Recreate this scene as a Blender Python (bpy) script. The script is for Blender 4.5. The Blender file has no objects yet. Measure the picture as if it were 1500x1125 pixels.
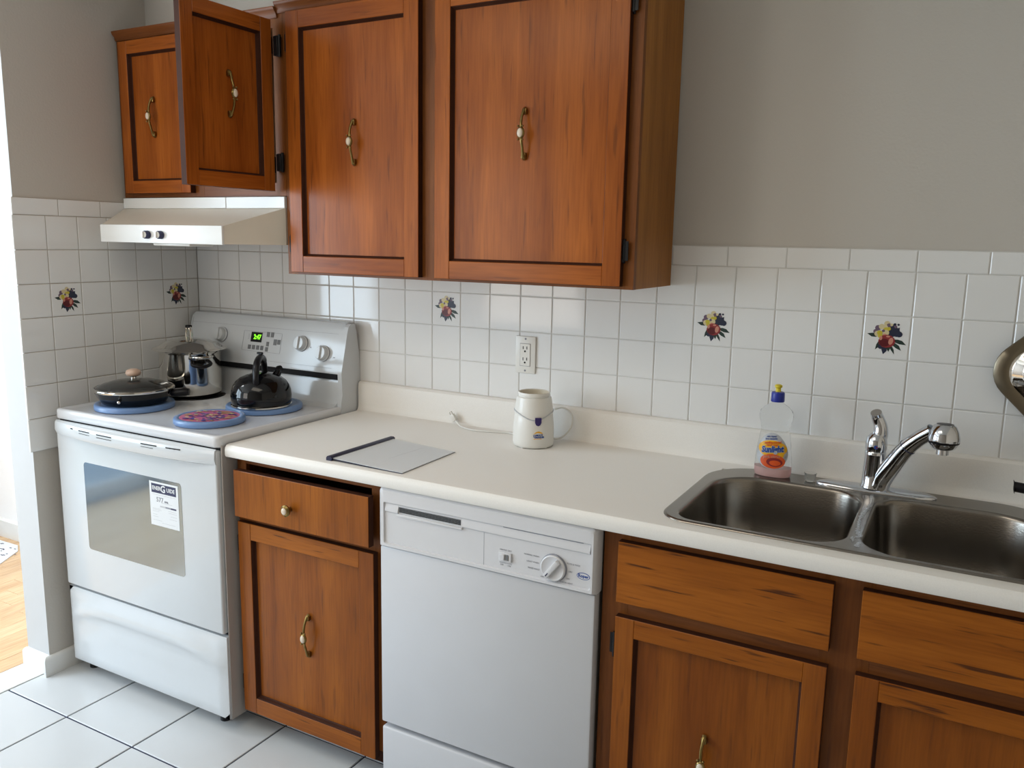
import bpy, bmesh, math, random
from mathutils import Matrix, Vector
random.seed(7)
S = bpy.context.scene
PI = math.pi

# ------------------------------------------------------------------ camera, world, light, exposure
cam_d = bpy.data.cameras.new('camera'); cam = bpy.data.objects.new('camera', cam_d)
S.collection.objects.link(cam); S.camera = cam
RC = ((0.8758886, 0.48214533, 0.01884263), (0.09824536, -0.13997216, -0.98526933), (-0.47240556, 0.86483737, -0.16996856))
rm = Matrix(((RC[0][0], -RC[1][0], -RC[2][0]), (RC[0][1], -RC[1][1], -RC[2][1]), (RC[0][2], -RC[1][2], -RC[2][2])))
cam.matrix_world = Matrix.Translation((2.6445, -2.2698, 1.5018)) @ rm.to_4x4()
cam_d.sensor_width = 36; cam_d.lens = 1217.6 / 1500 * 36; cam_d.clip_start = 0.02

W = bpy.data.worlds.new('daylight'); S.world = W; W.use_nodes = True
nt = W.node_tree; bg = nt.nodes['Background']
bg.inputs[0].default_value = (0.62, 0.80, 1.0, 1); bg.inputs[1].default_value = 1.2

def area(name, loc, target, sx, sy, power, color):
    d = bpy.data.lights.new(name, 'AREA'); d.shape = 'RECTANGLE'; d.size = sx; d.size_y = sy
    d.energy = power; d.color = color
    o = bpy.data.objects.new(name, d); S.collection.objects.link(o); o.location = loc
    o.rotation_euler = (Vector(target) - Vector(loc)).to_track_quat('-Z', 'Y').to_euler()
    return o
# daylight through the patio window of the next room, and a smaller, warmer window further along
area('patio_daylight', (-1.69, -2.28, 1.38), (0, -2.28, 1.38), 1.90, 1.36, 60, (0.71, 0.87, 1.0))
area('side_daylight', (-0.45, -3.93, 1.45), (-0.45, 0, 1.35), 1.1, 1.3, 15, (1.0, 0.87, 0.72))
area('ceiling_fill', (1.3, -1.75, 2.38), (1.3, -1.75, 0), 1.3, 0.9, 8.5, (1.0, 0.88, 0.72))  # unseen warm fill added overhead to brighten the counters

area('next_room_fill', (-0.9, -0.95, 2.38), (-0.9, -0.95, 0), 0.6, 0.8, 20, (0.95, 0.98, 1.0))  # unseen fill added to whiten the visible strip of the next room

S.view_settings.view_transform = 'Standard'; S.view_settings.look = 'None'
S.view_settings.gamma = 1.0; S.view_settings.use_curve_mapping = False
S.view_settings.exposure = 0.3

# ------------------------------------------------------------------ materials
def new_mat(name):
    m = bpy.data.materials.new(name); m.use_nodes = True
    n = m.node_tree; b = n.nodes['Principled BSDF']; return m, n, b
def lin(c):
    return tuple((x / 12.92 if x <= .04045 else ((x + .055) / 1.055) ** 2.4) for x in c)
def rgb(r, g, b): return lin((r / 255, g / 255, b / 255))
def plain(name, col, rough=.5, metal=0, var=.06, scale=20, bump=0, bscale=200, spec=.5, coat=0, trans=0, ior=1.45, alpha=1, emit=0):
    m, n, b = new_mat(name)
    tc = n.nodes.new('ShaderNodeTexCoord'); no = n.nodes.new('ShaderNodeTexNoise'); no.inputs['Scale'].default_value = scale
    n.links.new(tc.outputs['Object'], no.inputs['Vector'])
    mx = n.nodes.new('ShaderNodeMix'); mx.data_type = 'RGBA'
    mx.inputs[6].default_value = (*[c * (1 - var) for c in col], 1); mx.inputs[7].default_value = (*[min(1, c * (1 + var)) for c in col], 1)
    n.links.new(no.outputs[0], mx.inputs[0]); n.links.new(mx.outputs[2], b.inputs['Base Color'])
    b.inputs['Roughness'].default_value = rough; b.inputs['Metallic'].default_value = metal
    b.inputs['Specular IOR Level'].default_value = spec; b.inputs['Coat Weight'].default_value = coat
    b.inputs['Transmission Weight'].default_value = trans; b.inputs['IOR'].default_value = ior; b.inputs['Alpha'].default_value = alpha
    if emit:
        b.inputs['Emission Color'].default_value = (*col, 1); b.inputs['Emission Strength'].default_value = emit
    if bump:
        n2 = n.nodes.new('ShaderNodeTexNoise'); n2.inputs['Scale'].default_value = bscale
        n.links.new(tc.outputs['Object'], n2.inputs['Vector'])
        bp = n.nodes.new('ShaderNodeBump'); bp.inputs['Strength'].default_value = bump; bp.inputs['Distance'].default_value = .002
        n.links.new(n2.outputs[0], bp.inputs['Height']); n.links.new(bp.outputs[0], b.inputs['Normal'])
    return m
def wood(name, axis, light, dark, streak, rough=.24, streaks=.5, fine=1.0):
    m, n, b = new_mat(name); L = n.links.new
    tc = n.nodes.new('ShaderNodeTexCoord'); oi = n.nodes.new('ShaderNodeObjectInfo')
    ad = n.nodes.new('ShaderNodeVectorMath'); ad.operation = 'ADD'
    mu = n.nodes.new('ShaderNodeVectorMath'); mu.operation = 'SCALE'; mu.inputs['Scale'].default_value = 7.3
    cmb = n.nodes.new('ShaderNodeCombineXYZ')
    for i in range(3): L(oi.outputs['Random'], cmb.inputs[i])
    L(cmb.outputs[0], mu.inputs[0]); L(tc.outputs['Object'], ad.inputs[0]); L(mu.outputs[0], ad.inputs[1])
    def mapped(along, across):
        mp = n.nodes.new('ShaderNodeMapping'); s = [across] * 3; s[axis] = along
        mp.inputs['Scale'].default_value = s; L(ad.outputs[0], mp.inputs['Vector']); return mp
    a = n.nodes.new('ShaderNodeTexNoise'); a.inputs['Scale'].default_value = 1; a.inputs['Detail'].default_value = 3; a.inputs['Distortion'].default_value = .6
    L(mapped(1.6, 14).outputs[0], a.inputs['Vector'])
    f = n.nodes.new('ShaderNodeTexNoise'); f.inputs['Scale'].default_value = 1; f.inputs['Detail'].default_value = 5
    L(mapped(9, 190).outputs[0], f.inputs['Vector'])
    s = n.nodes.new('ShaderNodeTexNoise'); s.inputs['Scale'].default_value = 1; s.inputs['Detail'].default_value = 2
    L(mapped(6.5, 95).outputs[0], s.inputs['Vector'])
    bl = n.nodes.new('ShaderNodeTexNoise'); bl.inputs['Scale'].default_value = 3.2; L(ad.outputs[0], bl.inputs['Vector'])
    r1 = n.nodes.new('ShaderNodeValToRGB'); r1.color_ramp.elements[0].position = .3; r1.color_ramp.elements[1].position = .7
    r1.color_ramp.elements[0].color = (*dark, 1); r1.color_ramp.elements[1].color = (*light, 1); L(a.outputs[0], r1.inputs[0])
    m1 = n.nodes.new('ShaderNodeMix'); m1.data_type = 'RGBA'; m1.blend_type = 'MULTIPLY'; m1.inputs[0].default_value = .45 * fine
    rf = n.nodes.new('ShaderNodeValToRGB'); rf.color_ramp.elements[0].position = .35; rf.color_ramp.elements[1].position = .6
    rf.color_ramp.elements[0].color = (.62, .58, .54, 1); rf.color_ramp.elements[1].color = (1, 1, 1, 1); L(f.outputs[0], rf.inputs[0])
    L(r1.outputs[0], m1.inputs[6]); L(rf.outputs[0], m1.inputs[7])
    rs = n.nodes.new('ShaderNodeValToRGB'); rs.color_ramp.elements[0].position = .62; rs.color_ramp.elements[1].position = .71
    rs.color_ramp.elements[0].color = (0, 0, 0, 1); rs.color_ramp.elements[1].color = (streaks,) * 3 + (1,); L(s.outputs[0], rs.inputs[0])
    m2 = n.nodes.new('ShaderNodeMix'); m2.data_type = 'RGBA'; L(rs.outputs[0], m2.inputs[0]); L(m1.outputs[2], m2.inputs[6]); m2.inputs[7].default_value = (*streak, 1)
    m3 = n.nodes.new('ShaderNodeMix'); m3.data_type = 'RGBA'; m3.blend_type = 'MULTIPLY'; m3.inputs[0].default_value = .35
    rb = n.nodes.new('ShaderNodeValToRGB'); rb.color_ramp.elements[0].position = .3; rb.color_ramp.elements[1].position = .65
    rb.color_ramp.elements[0].color = (.6, .55, .5, 1); rb.color_ramp.elements[1].color = (1, 1, 1, 1); L(bl.outputs[0], rb.inputs[0])
    L(m2.outputs[2], m3.inputs[6]); L(rb.outputs[0], m3.inputs[7]); L(m3.outputs[2], b.inputs['Base Color'])
    b.inputs['Roughness'].default_value = rough; b.inputs['Specular IOR Level'].default_value = .22
    bp = n.nodes.new('ShaderNodeBump'); bp.inputs['Strength'].default_value = .05; bp.inputs['Distance'].default_value = .001
    L(f.outputs[0], bp.inputs['Height']); L(bp.outputs[0], b.inputs['Normal'])
    return m
WL, WD, WS = (.46, .130, .019), (.28, .068, .009), (.11, .032, .009)
M = {}
M['wood_v'] = wood('stained_wood_vertical', 2, WL, WD, WS)
M['wood_h'] = wood('stained_wood_horizontal', 0, WL, WD, WS)
M['low_v'] = wood('worn_wood_vertical', 2, (.35, .106, .012), (.22, .058, .006), WS, rough=.3)
M['low_h'] = wood('worn_wood_horizontal', 0, (.40, .122, .012), (.27, .074, .006), (.05, .015, .006), rough=.3, streaks=.85)
M['oak'] = wood('oak_face_frame', 2, (.26, .086, .017), (.15, .045, .009), (.07, .025, .01), rough=.4, streaks=.4)
M['oak_h'] = wood('oak_rail', 0, (.26, .088, .024), (.17, .052, .013), (.07, .025, .01), rough=.35, streaks=.4)
M['side'] = wood('cabinet_side_wood', 2, (.44, .18, .032), (.32, .12, .018), WS, rough=.45, streaks=.2)
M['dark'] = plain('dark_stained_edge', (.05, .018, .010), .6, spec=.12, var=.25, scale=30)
M['inside'] = plain('cabinet_inside', (.16, .08, .035), .6, var=.15)
M['paint'] = plain('matt_wall_paint', (.57, .54, .495), .85, var=.02, scale=3, bump=.25, bscale=140)
M['brown_w'] = plain('brown_wall_paint', (.42, .37, .31), .8, var=.03)
M['paint_w'] = plain('white_wall_paint', (.72, .73, .75), .8, var=.02, scale=3)
M['trim_grey'] = plain('light_grey_wall_end', (.58, .595, .61), .8, var=.02)
M['bright_w'] = plain('bright_white_wall', (.88, .89, .90), .8, var=.01)
M['warm_w'] = plain('warm_beige_wall_paint', (.74, .63, .50), .8, var=.02)
M['ceil'] = plain('ceiling_paint', (.80, .79, .76), .9, var=.02)
M['trimw'] = plain('white_gloss_trim', (.78, .79, .78), .4, var=.03)
M['tile'] = plain('glazed_wall_tile', (.82, .825, .82), .07, var=.03, scale=6, bump=.06, bscale=14)
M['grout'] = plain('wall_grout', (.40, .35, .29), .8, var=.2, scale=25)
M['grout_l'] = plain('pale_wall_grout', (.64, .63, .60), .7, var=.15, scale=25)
M['ftile'] = plain('white_floor_tile', (.57, .59, .605), .22, var=.05, scale=3, bump=.03, bscale=30)
M['fgrout'] = plain('dark_floor_grout', (.03, .034, .07), .95, var=.2, spec=.05)
M['marble'] = plain('pale_marble', (.68, .68, .66), .25, var=.12, scale=9)
M['plank'] = wood('pale_maple_plank', 1, (.78, .55, .33), (.68, .44, .24), (.55, .33, .17), rough=.18, streaks=.3)
M['film'] = plain('clear_film', (.9, .93, .96), .12, alpha=.14)
M['traym'] = plain('dull_tray_rim', (.22, .19, .14), .34, 1, var=.1)
M['appl'] = plain('white_appliance_enamel', (.62, .65, .675), .13, var=.01)
M['appl_top'] = plain('white_cooktop_enamel', (.66, .67, .69), .18, var=.02)
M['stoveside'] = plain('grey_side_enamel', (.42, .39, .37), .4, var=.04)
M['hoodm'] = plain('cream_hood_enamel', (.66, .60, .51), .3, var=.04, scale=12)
M['hoodf'] = plain('white_hood_front', (.86, .88, .88), .25, var=.01)
M['dw'] = plain('white_dishwasher_enamel', (.60, .61, .64), .32, var=.02, scale=8)
M['dwp'] = plain('white_control_plastic', (.68, .68, .70), .3, var=.01)
M['black'] = plain('black_plastic', (.008, .008, .010), .35, spec=.3, var=.1)
M['blackgap'] = plain('black_gap', (.006, .006, .008), .8, var=.1)
M['enamelblack'] = plain('glossy_black_enamel', (.004, .0045, .006), .05, var=.1, spec=.45)
M['steel'] = plain('polished_steel', (.66, .64, .60), .07, 1, var=.04, scale=8)
M['chrome'] = plain('chrome', (.62, .64, .68), .06, 1, var=.02)
M['brushed'] = plain('brushed_sink_steel', (.25, .23, .205), .25, 1, var=.08, scale=5, bump=.08, bscale=260)
M['brass'] = plain('antique_brass', (.24, .17, .06), .28, 1, var=.35, scale=90)
M['porcelain'] = plain('cream_porcelain', (.72, .62, .50), .25, var=.05)
M['counter'] = plain('speckled_laminate', (.86, .84, .80), .42, var=.05, scale=420)
M['blue'] = plain('blue_burner_enamel', (.16, .27, .50), .3, var=.06)
M['darkglass'] = plain('smoked_lid_glass', (.30, .30, .29), .03, var=.02, trans=.9, ior=1.25)
M['clear'] = plain('clear_plastic', (.93, .94, .94), .08, var=.01, trans=.96, ior=1.12)
M['glint'] = plain('glint', (.85, .9, .95), .04, 1, var=.01, alpha=.45)  # bright metallic colour standing in for the faucet's reflection
M['liquid'] = plain('pink_liquid', (.90, .58, .55), .15, var=.02, trans=.4, ior=1.2)
M['bluecap'] = plain('blue_cap', (.02, .035, .32), .35)
M['yellow'] = plain('yellow_cap', (.75, .60, .03), .4)
M['white'] = plain('white_plastic', (.80, .79, .75), .3, var=.01)
M['cream'] = plain('cream_plastic', (.66, .61, .50), .35, var=.02)
M['purple'] = plain('dark_purple_button', (.035, .02, .14), .3)
M['paper'] = plain('white_paper', (.74, .76, .78), .6, var=.02)
M['navy'] = plain('navy_plastic', (.018, .02, .055), .3)
M['ink'] = plain('dark_ink', (.03, .035, .09), .6)
M['grey_ink'] = plain('grey_ink', (.25, .26, .30), .6)
M['lcdgreen'] = plain('green_display_digits', (.20, 1.0, .02), .5, emit=1.6)
M['wood_knob'] = plain('peach_wooden_knob', (.60, .42, .32), .35, var=.1)
M['mesh_btn'] = plain('grey_button', (.17, .18, .19), .5)
M['grass'] = plain('lawn', (.07, .16, .05), .9, var=.3, scale=4)
M['hedge'] = plain('hedge_leaves', (.05, .13, .06), .9, var=.5, scale=8)
M['deck'] = plain('grey_deck', (.40, .46, .52), .7, var=.05)
def flat(name, r, g, b, rough=.4): return plain(name, rgb(r, g, b), rough, var=.08, scale=160)
M['d_leaf'] = flat('decal_leaf', 36, 56, 50); M['d_leaf2'] = flat('decal_dark_leaf', 38, 44, 66)
M['d_yel'] = flat('decal_yellow', 200, 185, 60); M['d_cream'] = flat('decal_cream', 214, 200, 158)
M['d_mauve'] = flat('decal_mauve', 110, 90, 110); M['d_red'] = flat('decal_red', 140, 44, 48); M['d_pink'] = flat('decal_pink', 205, 140, 120)
M['d_dkred'] = flat('decal_dark_red', 92, 18, 26); M['orange'] = flat('orange_print', 226, 92, 40); M['d_blue'] = flat('blue_print', 20, 70, 150)
M['d_org'] = flat('amber_print', 240, 180, 30); M['cov_pink'] = flat('cover_pink', 190, 100, 140); M['cov_purple'] = flat('cover_purple', 80, 70, 150)
M['cov_tan'] = flat('cover_tan', 190, 150, 110); M['labelgrey'] = flat('label_grey', 190, 192, 196)
# oven window: half-mirrored grey glass
def oven_glass():
    m, n, b = new_mat('oven_window_glass'); b.inputs['Base Color'].default_value = (.30, .36, .41, 1)
    b.inputs['Roughness'].default_value = .1; b.inputs['Metallic'].default_value = .75
    return m
M['ovenglass'] = oven_glass()

# ------------------------------------------------------------------ mesh helpers
class MB:
    def __init__(s): s.v = []; s.f = []; s.m = []
    def add(s, vs, fs, mi=0):
        o = len(s.v); s.v += [tuple(p) for p in vs]
        for k, f in enumerate(fs):
            s.f.append(tuple(i + o for i in f)); s.m.append(mi[k] if isinstance(mi, (list, tuple)) else mi)
        return s
    def bm(s, b, mi=0, mat=None):
        b.verts.index_update()
        vs = [(mat @ v.co if mat else v.co.copy()) for v in b.verts]
        s.add(vs, [[v.index for v in f.verts] for f in b.faces], mi); b.free(); return s
    def box(s, x0, x1, y0, y1, z0, z1, mi=0, fm=None):
        # faces: -y, +y, -x, +x, -z, +z
        vs = [(x0, y0, z0), (x1, y0, z0), (x1, y1, z0), (x0, y1, z0), (x0, y0, z1), (x1, y0, z1), (x1, y1, z1), (x0, y1, z1)]
        fs = [(0, 1, 5, 4), (2, 3, 7, 6), (3, 0, 4, 7), (1, 2, 6, 5), (3, 2, 1, 0), (4, 5, 6, 7)]
        return s.add(vs, fs, fm if fm else mi)
    def rbox(s, x0, x1, y0, y1, z0, z1, r=.003, seg=2, mi=0):
        b = bmesh.new(); bmesh.ops.create_cube(b, size=1)
        for v in b.verts: v.co = Vector(((x0 + x1) / 2 + v.co.x * (x1 - x0), (y0 + y1) / 2 + v.co.y * (y1 - y0), (z0 + z1) / 2 + v.co.z * (z1 - z0)))
        bmesh.ops.bevel(b, geom=b.edges[:], offset=r, segments=seg, affect='EDGES', profile=.5)
        return s.bm(b, mi)
    def loft(s, loops, mi=0, cap0=True, cap1=True, closed=True):
        n = len(loops[0]); vs = [p for l in loops for p in l]; fs = []; ms = []
        for i in range(len(loops) - 1):
            for j in range(n if closed else n - 1):
                k = (j + 1) % n; fs.append((i * n + j, i * n + k, (i + 1) * n + k, (i + 1) * n + j)); ms.append(mi[i] if isinstance(mi, list) else mi)
        if cap0: fs.append(tuple(range(n))[::-1]); ms.append(mi[0] if isinstance(mi, list) else mi)
        if cap1: fs.append(tuple((len(loops) - 1) * n + j for j in range(n))); ms.append(mi[-1] if isinstance(mi, list) else mi)
        return s.add(vs, fs, ms)
    def lathe(s, prof, c=(0, 0, 0), n=40, mi=0, cap0=True, cap1=True, ax='z', sx=1, sy=1):
        L = []
        for r, h in prof:
            l = []
            for j in range(n):
                a = 2 * PI * j / n; x, y = r * math.cos(a) * sx, r * math.sin(a) * sy
                p = (x, y, h) if ax == 'z' else ((x, -h, y) if ax == 'y' else (h, x, y))
                l.append((c[0] + p[0], c[1] + p[1], c[2] + p[2]))
            L.append(l)
        return s.loft(L, mi, cap0, cap1)
    def prism_x(s, prof, x0, x1, mi=0):   # prof of (y,z)
        return s.loft([[(x0, y, z) for y, z in prof], [(x1, y, z) for y, z in prof]], mi)
    def prism_y(s, prof, y0, y1, mi=0):   # prof of (x,z)
        return s.loft([[(x, y0, z) for x, z in prof], [(x, y1, z) for x, z in prof]], mi)
    def prism_z(s, prof, z0, z1, mi=0):
        return s.loft([[(x, y, z0) for x, y in prof], [(x, y, z1) for x, y in prof]], mi)
    def tube(s, pts, rad, n=12, mi=0, flat=1.0, cap=True):
        pts = [Vector(p) for p in pts]; rad = rad if isinstance(rad, (list, tuple)) else [rad] * len(pts)
        L = []; up = None
        for i, p in enumerate(pts):
            t = (pts[min(i + 1, len(pts) - 1)] - pts[max(i - 1, 0)]).normalized()
            if up is None:
                up = Vector((0, 0, 1)) if abs(t.z) < .9 else Vector((1, 0, 0))
            u = (up - t * up.dot(t)).normalized(); w = t.cross(u); up = u
            L.append([tuple(p + (u * math.cos(2 * PI * j / n) + w * math.sin(2 * PI * j / n) * flat) * rad[i]) for j in range(n)])
        return s.loft(L, mi, cap, cap)
    def ell(s, c, rx, ry, rz, mi=0, n=16, m=9):
        prof = [(max(1e-4, math.sin(PI * i / m)), -math.cos(PI * i / m)) for i in range(m + 1)]
        L = [[(c[0] + r * math.cos(2 * PI * j / n) * rx, c[1] + r * math.sin(2 * PI * j / n) * ry, c[2] + h * rz) for j in range(n)] for r, h in prof]
        return s.loft(L, mi)
    def xf(s, mat, start=0):
        s.v = s.v[:start] + [tuple(mat @ Vector(p)) for p in s.v[start:]]; return s

def spline(pts, n=8):
    P = [Vector(p) for p in pts]; P = [P[0] * 2 - P[1]] + P + [P[-1] * 2 - P[-2]]; out = []
    for i in range(1, len(P) - 2):
        for k in range(n):
            t = k / n; a, b, c, d = P[i - 1], P[i], P[i + 1], P[i + 2]
            out.append(.5 * ((2 * b) + (c - a) * t + (2 * a - 5 * b + 4 * c - d) * t * t + (3 * b - a - 3 * c + d) * t ** 3))
    out.append(P[-2]); return out

BASE = {}
def mesh_of(name, mb, mats, base=(0, 0, 0), smooth=True, ang=38):
    me = bpy.data.meshes.new(name)
    bx, by, bz = base
    me.from_pydata([(x - bx, y - by, z - bz) for x, y, z in mb.v], [], mb.f)
    if not isinstance(mats, (list, tuple)): mats = [mats]
    for m in mats: me.materials.append(M[m] if isinstance(m, str) else m)
    me.polygons.foreach_set('material_index', mb.m)
    b = bmesh.new(); b.from_mesh(me); bmesh.ops.recalc_face_normals(b, faces=b.faces); b.to_mesh(me); b.free()
    if smooth:
        me.polygons.foreach_set('use_smooth', [True] * len(me.polygons)); me.set_sharp_from_angle(angle=math.radians(ang))
    me.update(); return me
def link(o, parent=None):
    S.collection.objects.link(o)
    if parent: o.parent = parent
    return o
def part(name, mb, mats, parent, smooth=True, label=None, kind=None, ang=38):
    """a child whose geometry is given in world coordinates"""
    b = BASE[parent.name]; o = bpy.data.objects.new(name, mesh_of(name, mb, mats, b, smooth, ang)); link(o, parent)
    BASE[o.name] = b
    if label: o['label'] = label
    if kind: o['kind'] = kind
    return o
def lpart(name, mb, mats, parent, loc=(0, 0, 0), rotz=0, label=None, ang=38):
    """a child whose geometry is given in its parent's own coordinates"""
    o = bpy.data.objects.new(name, mesh_of(name, mb, mats, (0, 0, 0), True, ang)); link(o, parent); o.location = loc; o.rotation_euler.z = rotz
    if label: o['label'] = label
    return o
def thing(name, label, cat, loc, group=None):
    o = bpy.data.objects.new(name, None); link(o); o.location = loc; o.empty_display_size = .05
    BASE[o.name] = tuple(loc); o['label'] = label; o['category'] = cat
    if group: o['group'] = group
    return o
def solid(name, mb, mats, label, cat, loc, group=None, ang=38):
    o = bpy.data.objects.new(name, mesh_of(name, mb, mats, loc, True, ang)); link(o); o.location = loc; BASE[o.name] = tuple(loc)
    o['label'] = label; o['category'] = cat
    if group: o['group'] = group
    return o
def struct(name, mb, mats, parent=None, label=None, smooth=False):
    o = bpy.data.objects.new(name, mesh_of(name, mb, mats, (0, 0, 0), smooth)); link(o, parent); BASE[o.name] = (0, 0, 0)
    if not parent: o['kind'] = 'structure'
    if label: o['label'] = label
    return o
def text_mb(mb, txt, size, mat, mi=0, ext=.0002, align='CENTER', bold=0, xs=1.0, shear=0):
    cu = bpy.data.curves.new('t', 'FONT'); cu.body = txt; cu.size = size; cu.align_x = align; cu.align_y = 'CENTER'; cu.extrude = ext
    cu.offset = bold; cu.shear = shear; cu.resolution_u = 2
    o = bpy.data.objects.new('t', cu); me = bpy.data.meshes.new_from_object(o)
    vs = [mat @ Vector((v.co.x * xs, v.co.y, v.co.z)) for v in me.vertices]
    mb.add(vs, [tuple(p.vertices) for p in me.polygons], mi)
    bpy.data.objects.remove(o); bpy.data.curves.remove(cu); bpy.data.meshes.remove(me)
    return mb
def face_y(x, y, z): # text plane facing -y
    return Matrix.Translation((x, y, z)) @ Matrix.Rotation(PI / 2, 4, 'X')
def roundrect(x0, x1, y0, y1, rs, n=8):
    rBL, rBR, rFR, rFL = rs  # back-left (max y), back-right, front-right, front-left
    out = []
    for cx, cy, r, a0 in ((x1 - rBR, y1 - rBR, rBR, 0), (x0 + rBL, y1 - rBL, rBL, PI / 2), (x0 + rFL, y0 + rFL, rFL, PI), (x1 - rFR, y0 + rFR, rFR, 1.5 * PI)):
        for k in range(n + 1):
            a = a0 + PI / 2 * k / n; out.append((cx + r * math.cos(a), cy + r * math.sin(a)))
    return out

# ------------------------------------------------------------------ room shell
struct('wall_back', MB().box(-1.62, 3.62, .006, .13, 0, 2.42), 'paint')
struct('wall_left', MB().box(-.127, -.006, -.696, .006, 0, 2.42, fm=[1, 0, 2, 0, 0, 0]), ['paint', 'trim_grey', 'paint_w'])
struct('wall_right', MB().box(3.5, 3.62, -4, .006, 0, 2.42), 'warm_w')
struct('wall_opposite', MB().box(.28, 3.5, -3.12, -3.0, 0, 2.42), 'brown_w')
struct('wall_front', MB().box(.28, .40, -4, -3.12, 0, 2.42).box(-1.74, -1.05, -4.1, -3.98, 0, 2.42).box(.15, .40, -4.1, -3.98, 0, 2.42)
       .box(-1.05, .15, -4.1, -3.98, 0, .65).box(-1.05, .15, -4.1, -3.98, 2.05, 2.42), 'paint_w')
struct('wall_far', MB().box(-1.74, -1.62, -1.28, .13, 0, 2.42).box(-1.74, -1.62, -4.1, -3.28, 0, 2.42).box(-1.74, -1.62, -3.28, -1.28, 2.12, 2.42), 'paint_w')
struct('ceiling', MB().box(-1.74, 3.62, -4.1, .13, 2.42, 2.52), 'ceil')
struct('ceiling_soffit', MB().box(-.006, 1.9, -.173, .006, 2.20, 2.42), 'paint')
# plaster of the next room behind the kitchen's left wall
struct('wall_beyond', MB().box(-1.62, -.127, -.004, .006, 0, 2.42), 'bright_w')

# back wall tiles
p = .1095; X0, ZT, Y0 = .1167, 1.4448, .0512
def tile_mb(w, h, t=.006, b=.0022):
    mb = MB()
    vs = [(0, 0, 0), (w, 0, 0), (w, 0, h), (0, 0, h), (0, -t + b * .6, 0), (w, -t + b * .6, 0), (w, -t + b * .6, h), (0, -t + b * .6, h),
          (b, -t, b), (w - b, -t, b), (w - b, -t, h - b), (b, -t, h - b)]
    fs = [(8, 9, 10, 11)] + [(4 + i, 4 + (i + 1) % 4, 8 + (i + 1) % 4, 8 + i) for i in range(4)] + [(i, (i + 1) % 4, 4 + (i + 1) % 4, 4 + i) for i in range(4)]
    return mb.add(vs, fs)
tmesh = {}
def tile(parent, x, z, w, h, left=False, name='tile'):
    key = (round(w, 4), round(h, 4))
    if key not in tmesh:
        tmesh[key] = mesh_of('tile', tile_mb(*key), 'tile', smooth=True, ang=20)
    o = bpy.data.objects.new(name, tmesh[key]); link(o, parent)
    if left: o.location = (-.006, x, z); o.rotation_euler = (random.gauss(0, .0012), 0, PI / 2 + random.gauss(0, .0015))
    else: o.location = (x, .006, z); o.rotation_euler = (random.gauss(0, .0012), 0, random.gauss(0, .0015))
    return o
wb = bpy.data.objects['wall_back']; wl = bpy.data.objects['wall_left']
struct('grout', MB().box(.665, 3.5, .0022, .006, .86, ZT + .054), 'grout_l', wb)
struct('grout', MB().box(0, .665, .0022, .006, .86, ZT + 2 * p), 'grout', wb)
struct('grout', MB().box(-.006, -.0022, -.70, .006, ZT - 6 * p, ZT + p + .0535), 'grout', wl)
g = .0022; BT = {}
cols = [(0.0, X0 - g)] + [(X0 + i * p, X0 + (i + 1) * p - g) for i in range(31)]
cols[-1] = (cols[-1][0], 3.5)
for r in range(0, 5):
    for i, (a, b) in enumerate(cols):
        z1 = ZT - r * p - g; z0 = z1 - (p - g)
        if a >= 3.49: continue
        BT[(r, i - 1)] = tile(wb, a, z0, b - a, z1 - z0)
for r in (1, 2):
    for i, (a, b) in enumerate(cols):
        if b < .80: tile(wb, a, ZT + (r - 1) * p, b - a, p - g)
x = 2.216 - .1545 * 3
while x < 3.45:
    if x > 1.7: tile(wb, x, ZT, min(.1545, 3.5 - x) - g, .054 - g, name='border_tile')
    x += .1545
LT = {}
for r in range(-1, 6):
    z0 = ZT - (r + 1) * p
    LT[(r, -1)] = tile(wl, -Y0 + g, z0, Y0 - g, p - g, True)
    for k in range(6):
        LT[(r, k)] = tile(wl, -Y0 - (k + 1) * p + g, z0, p - g, p - g, True)
for ya, yb in ((-.704, -.552), (-.550, -.400), (-.398, -.246), (-.244, -.092), (-.090, -.001)):
    tile(wl, ya, ZT + p, yb - ya, .052, True, 'border_tile')

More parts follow.
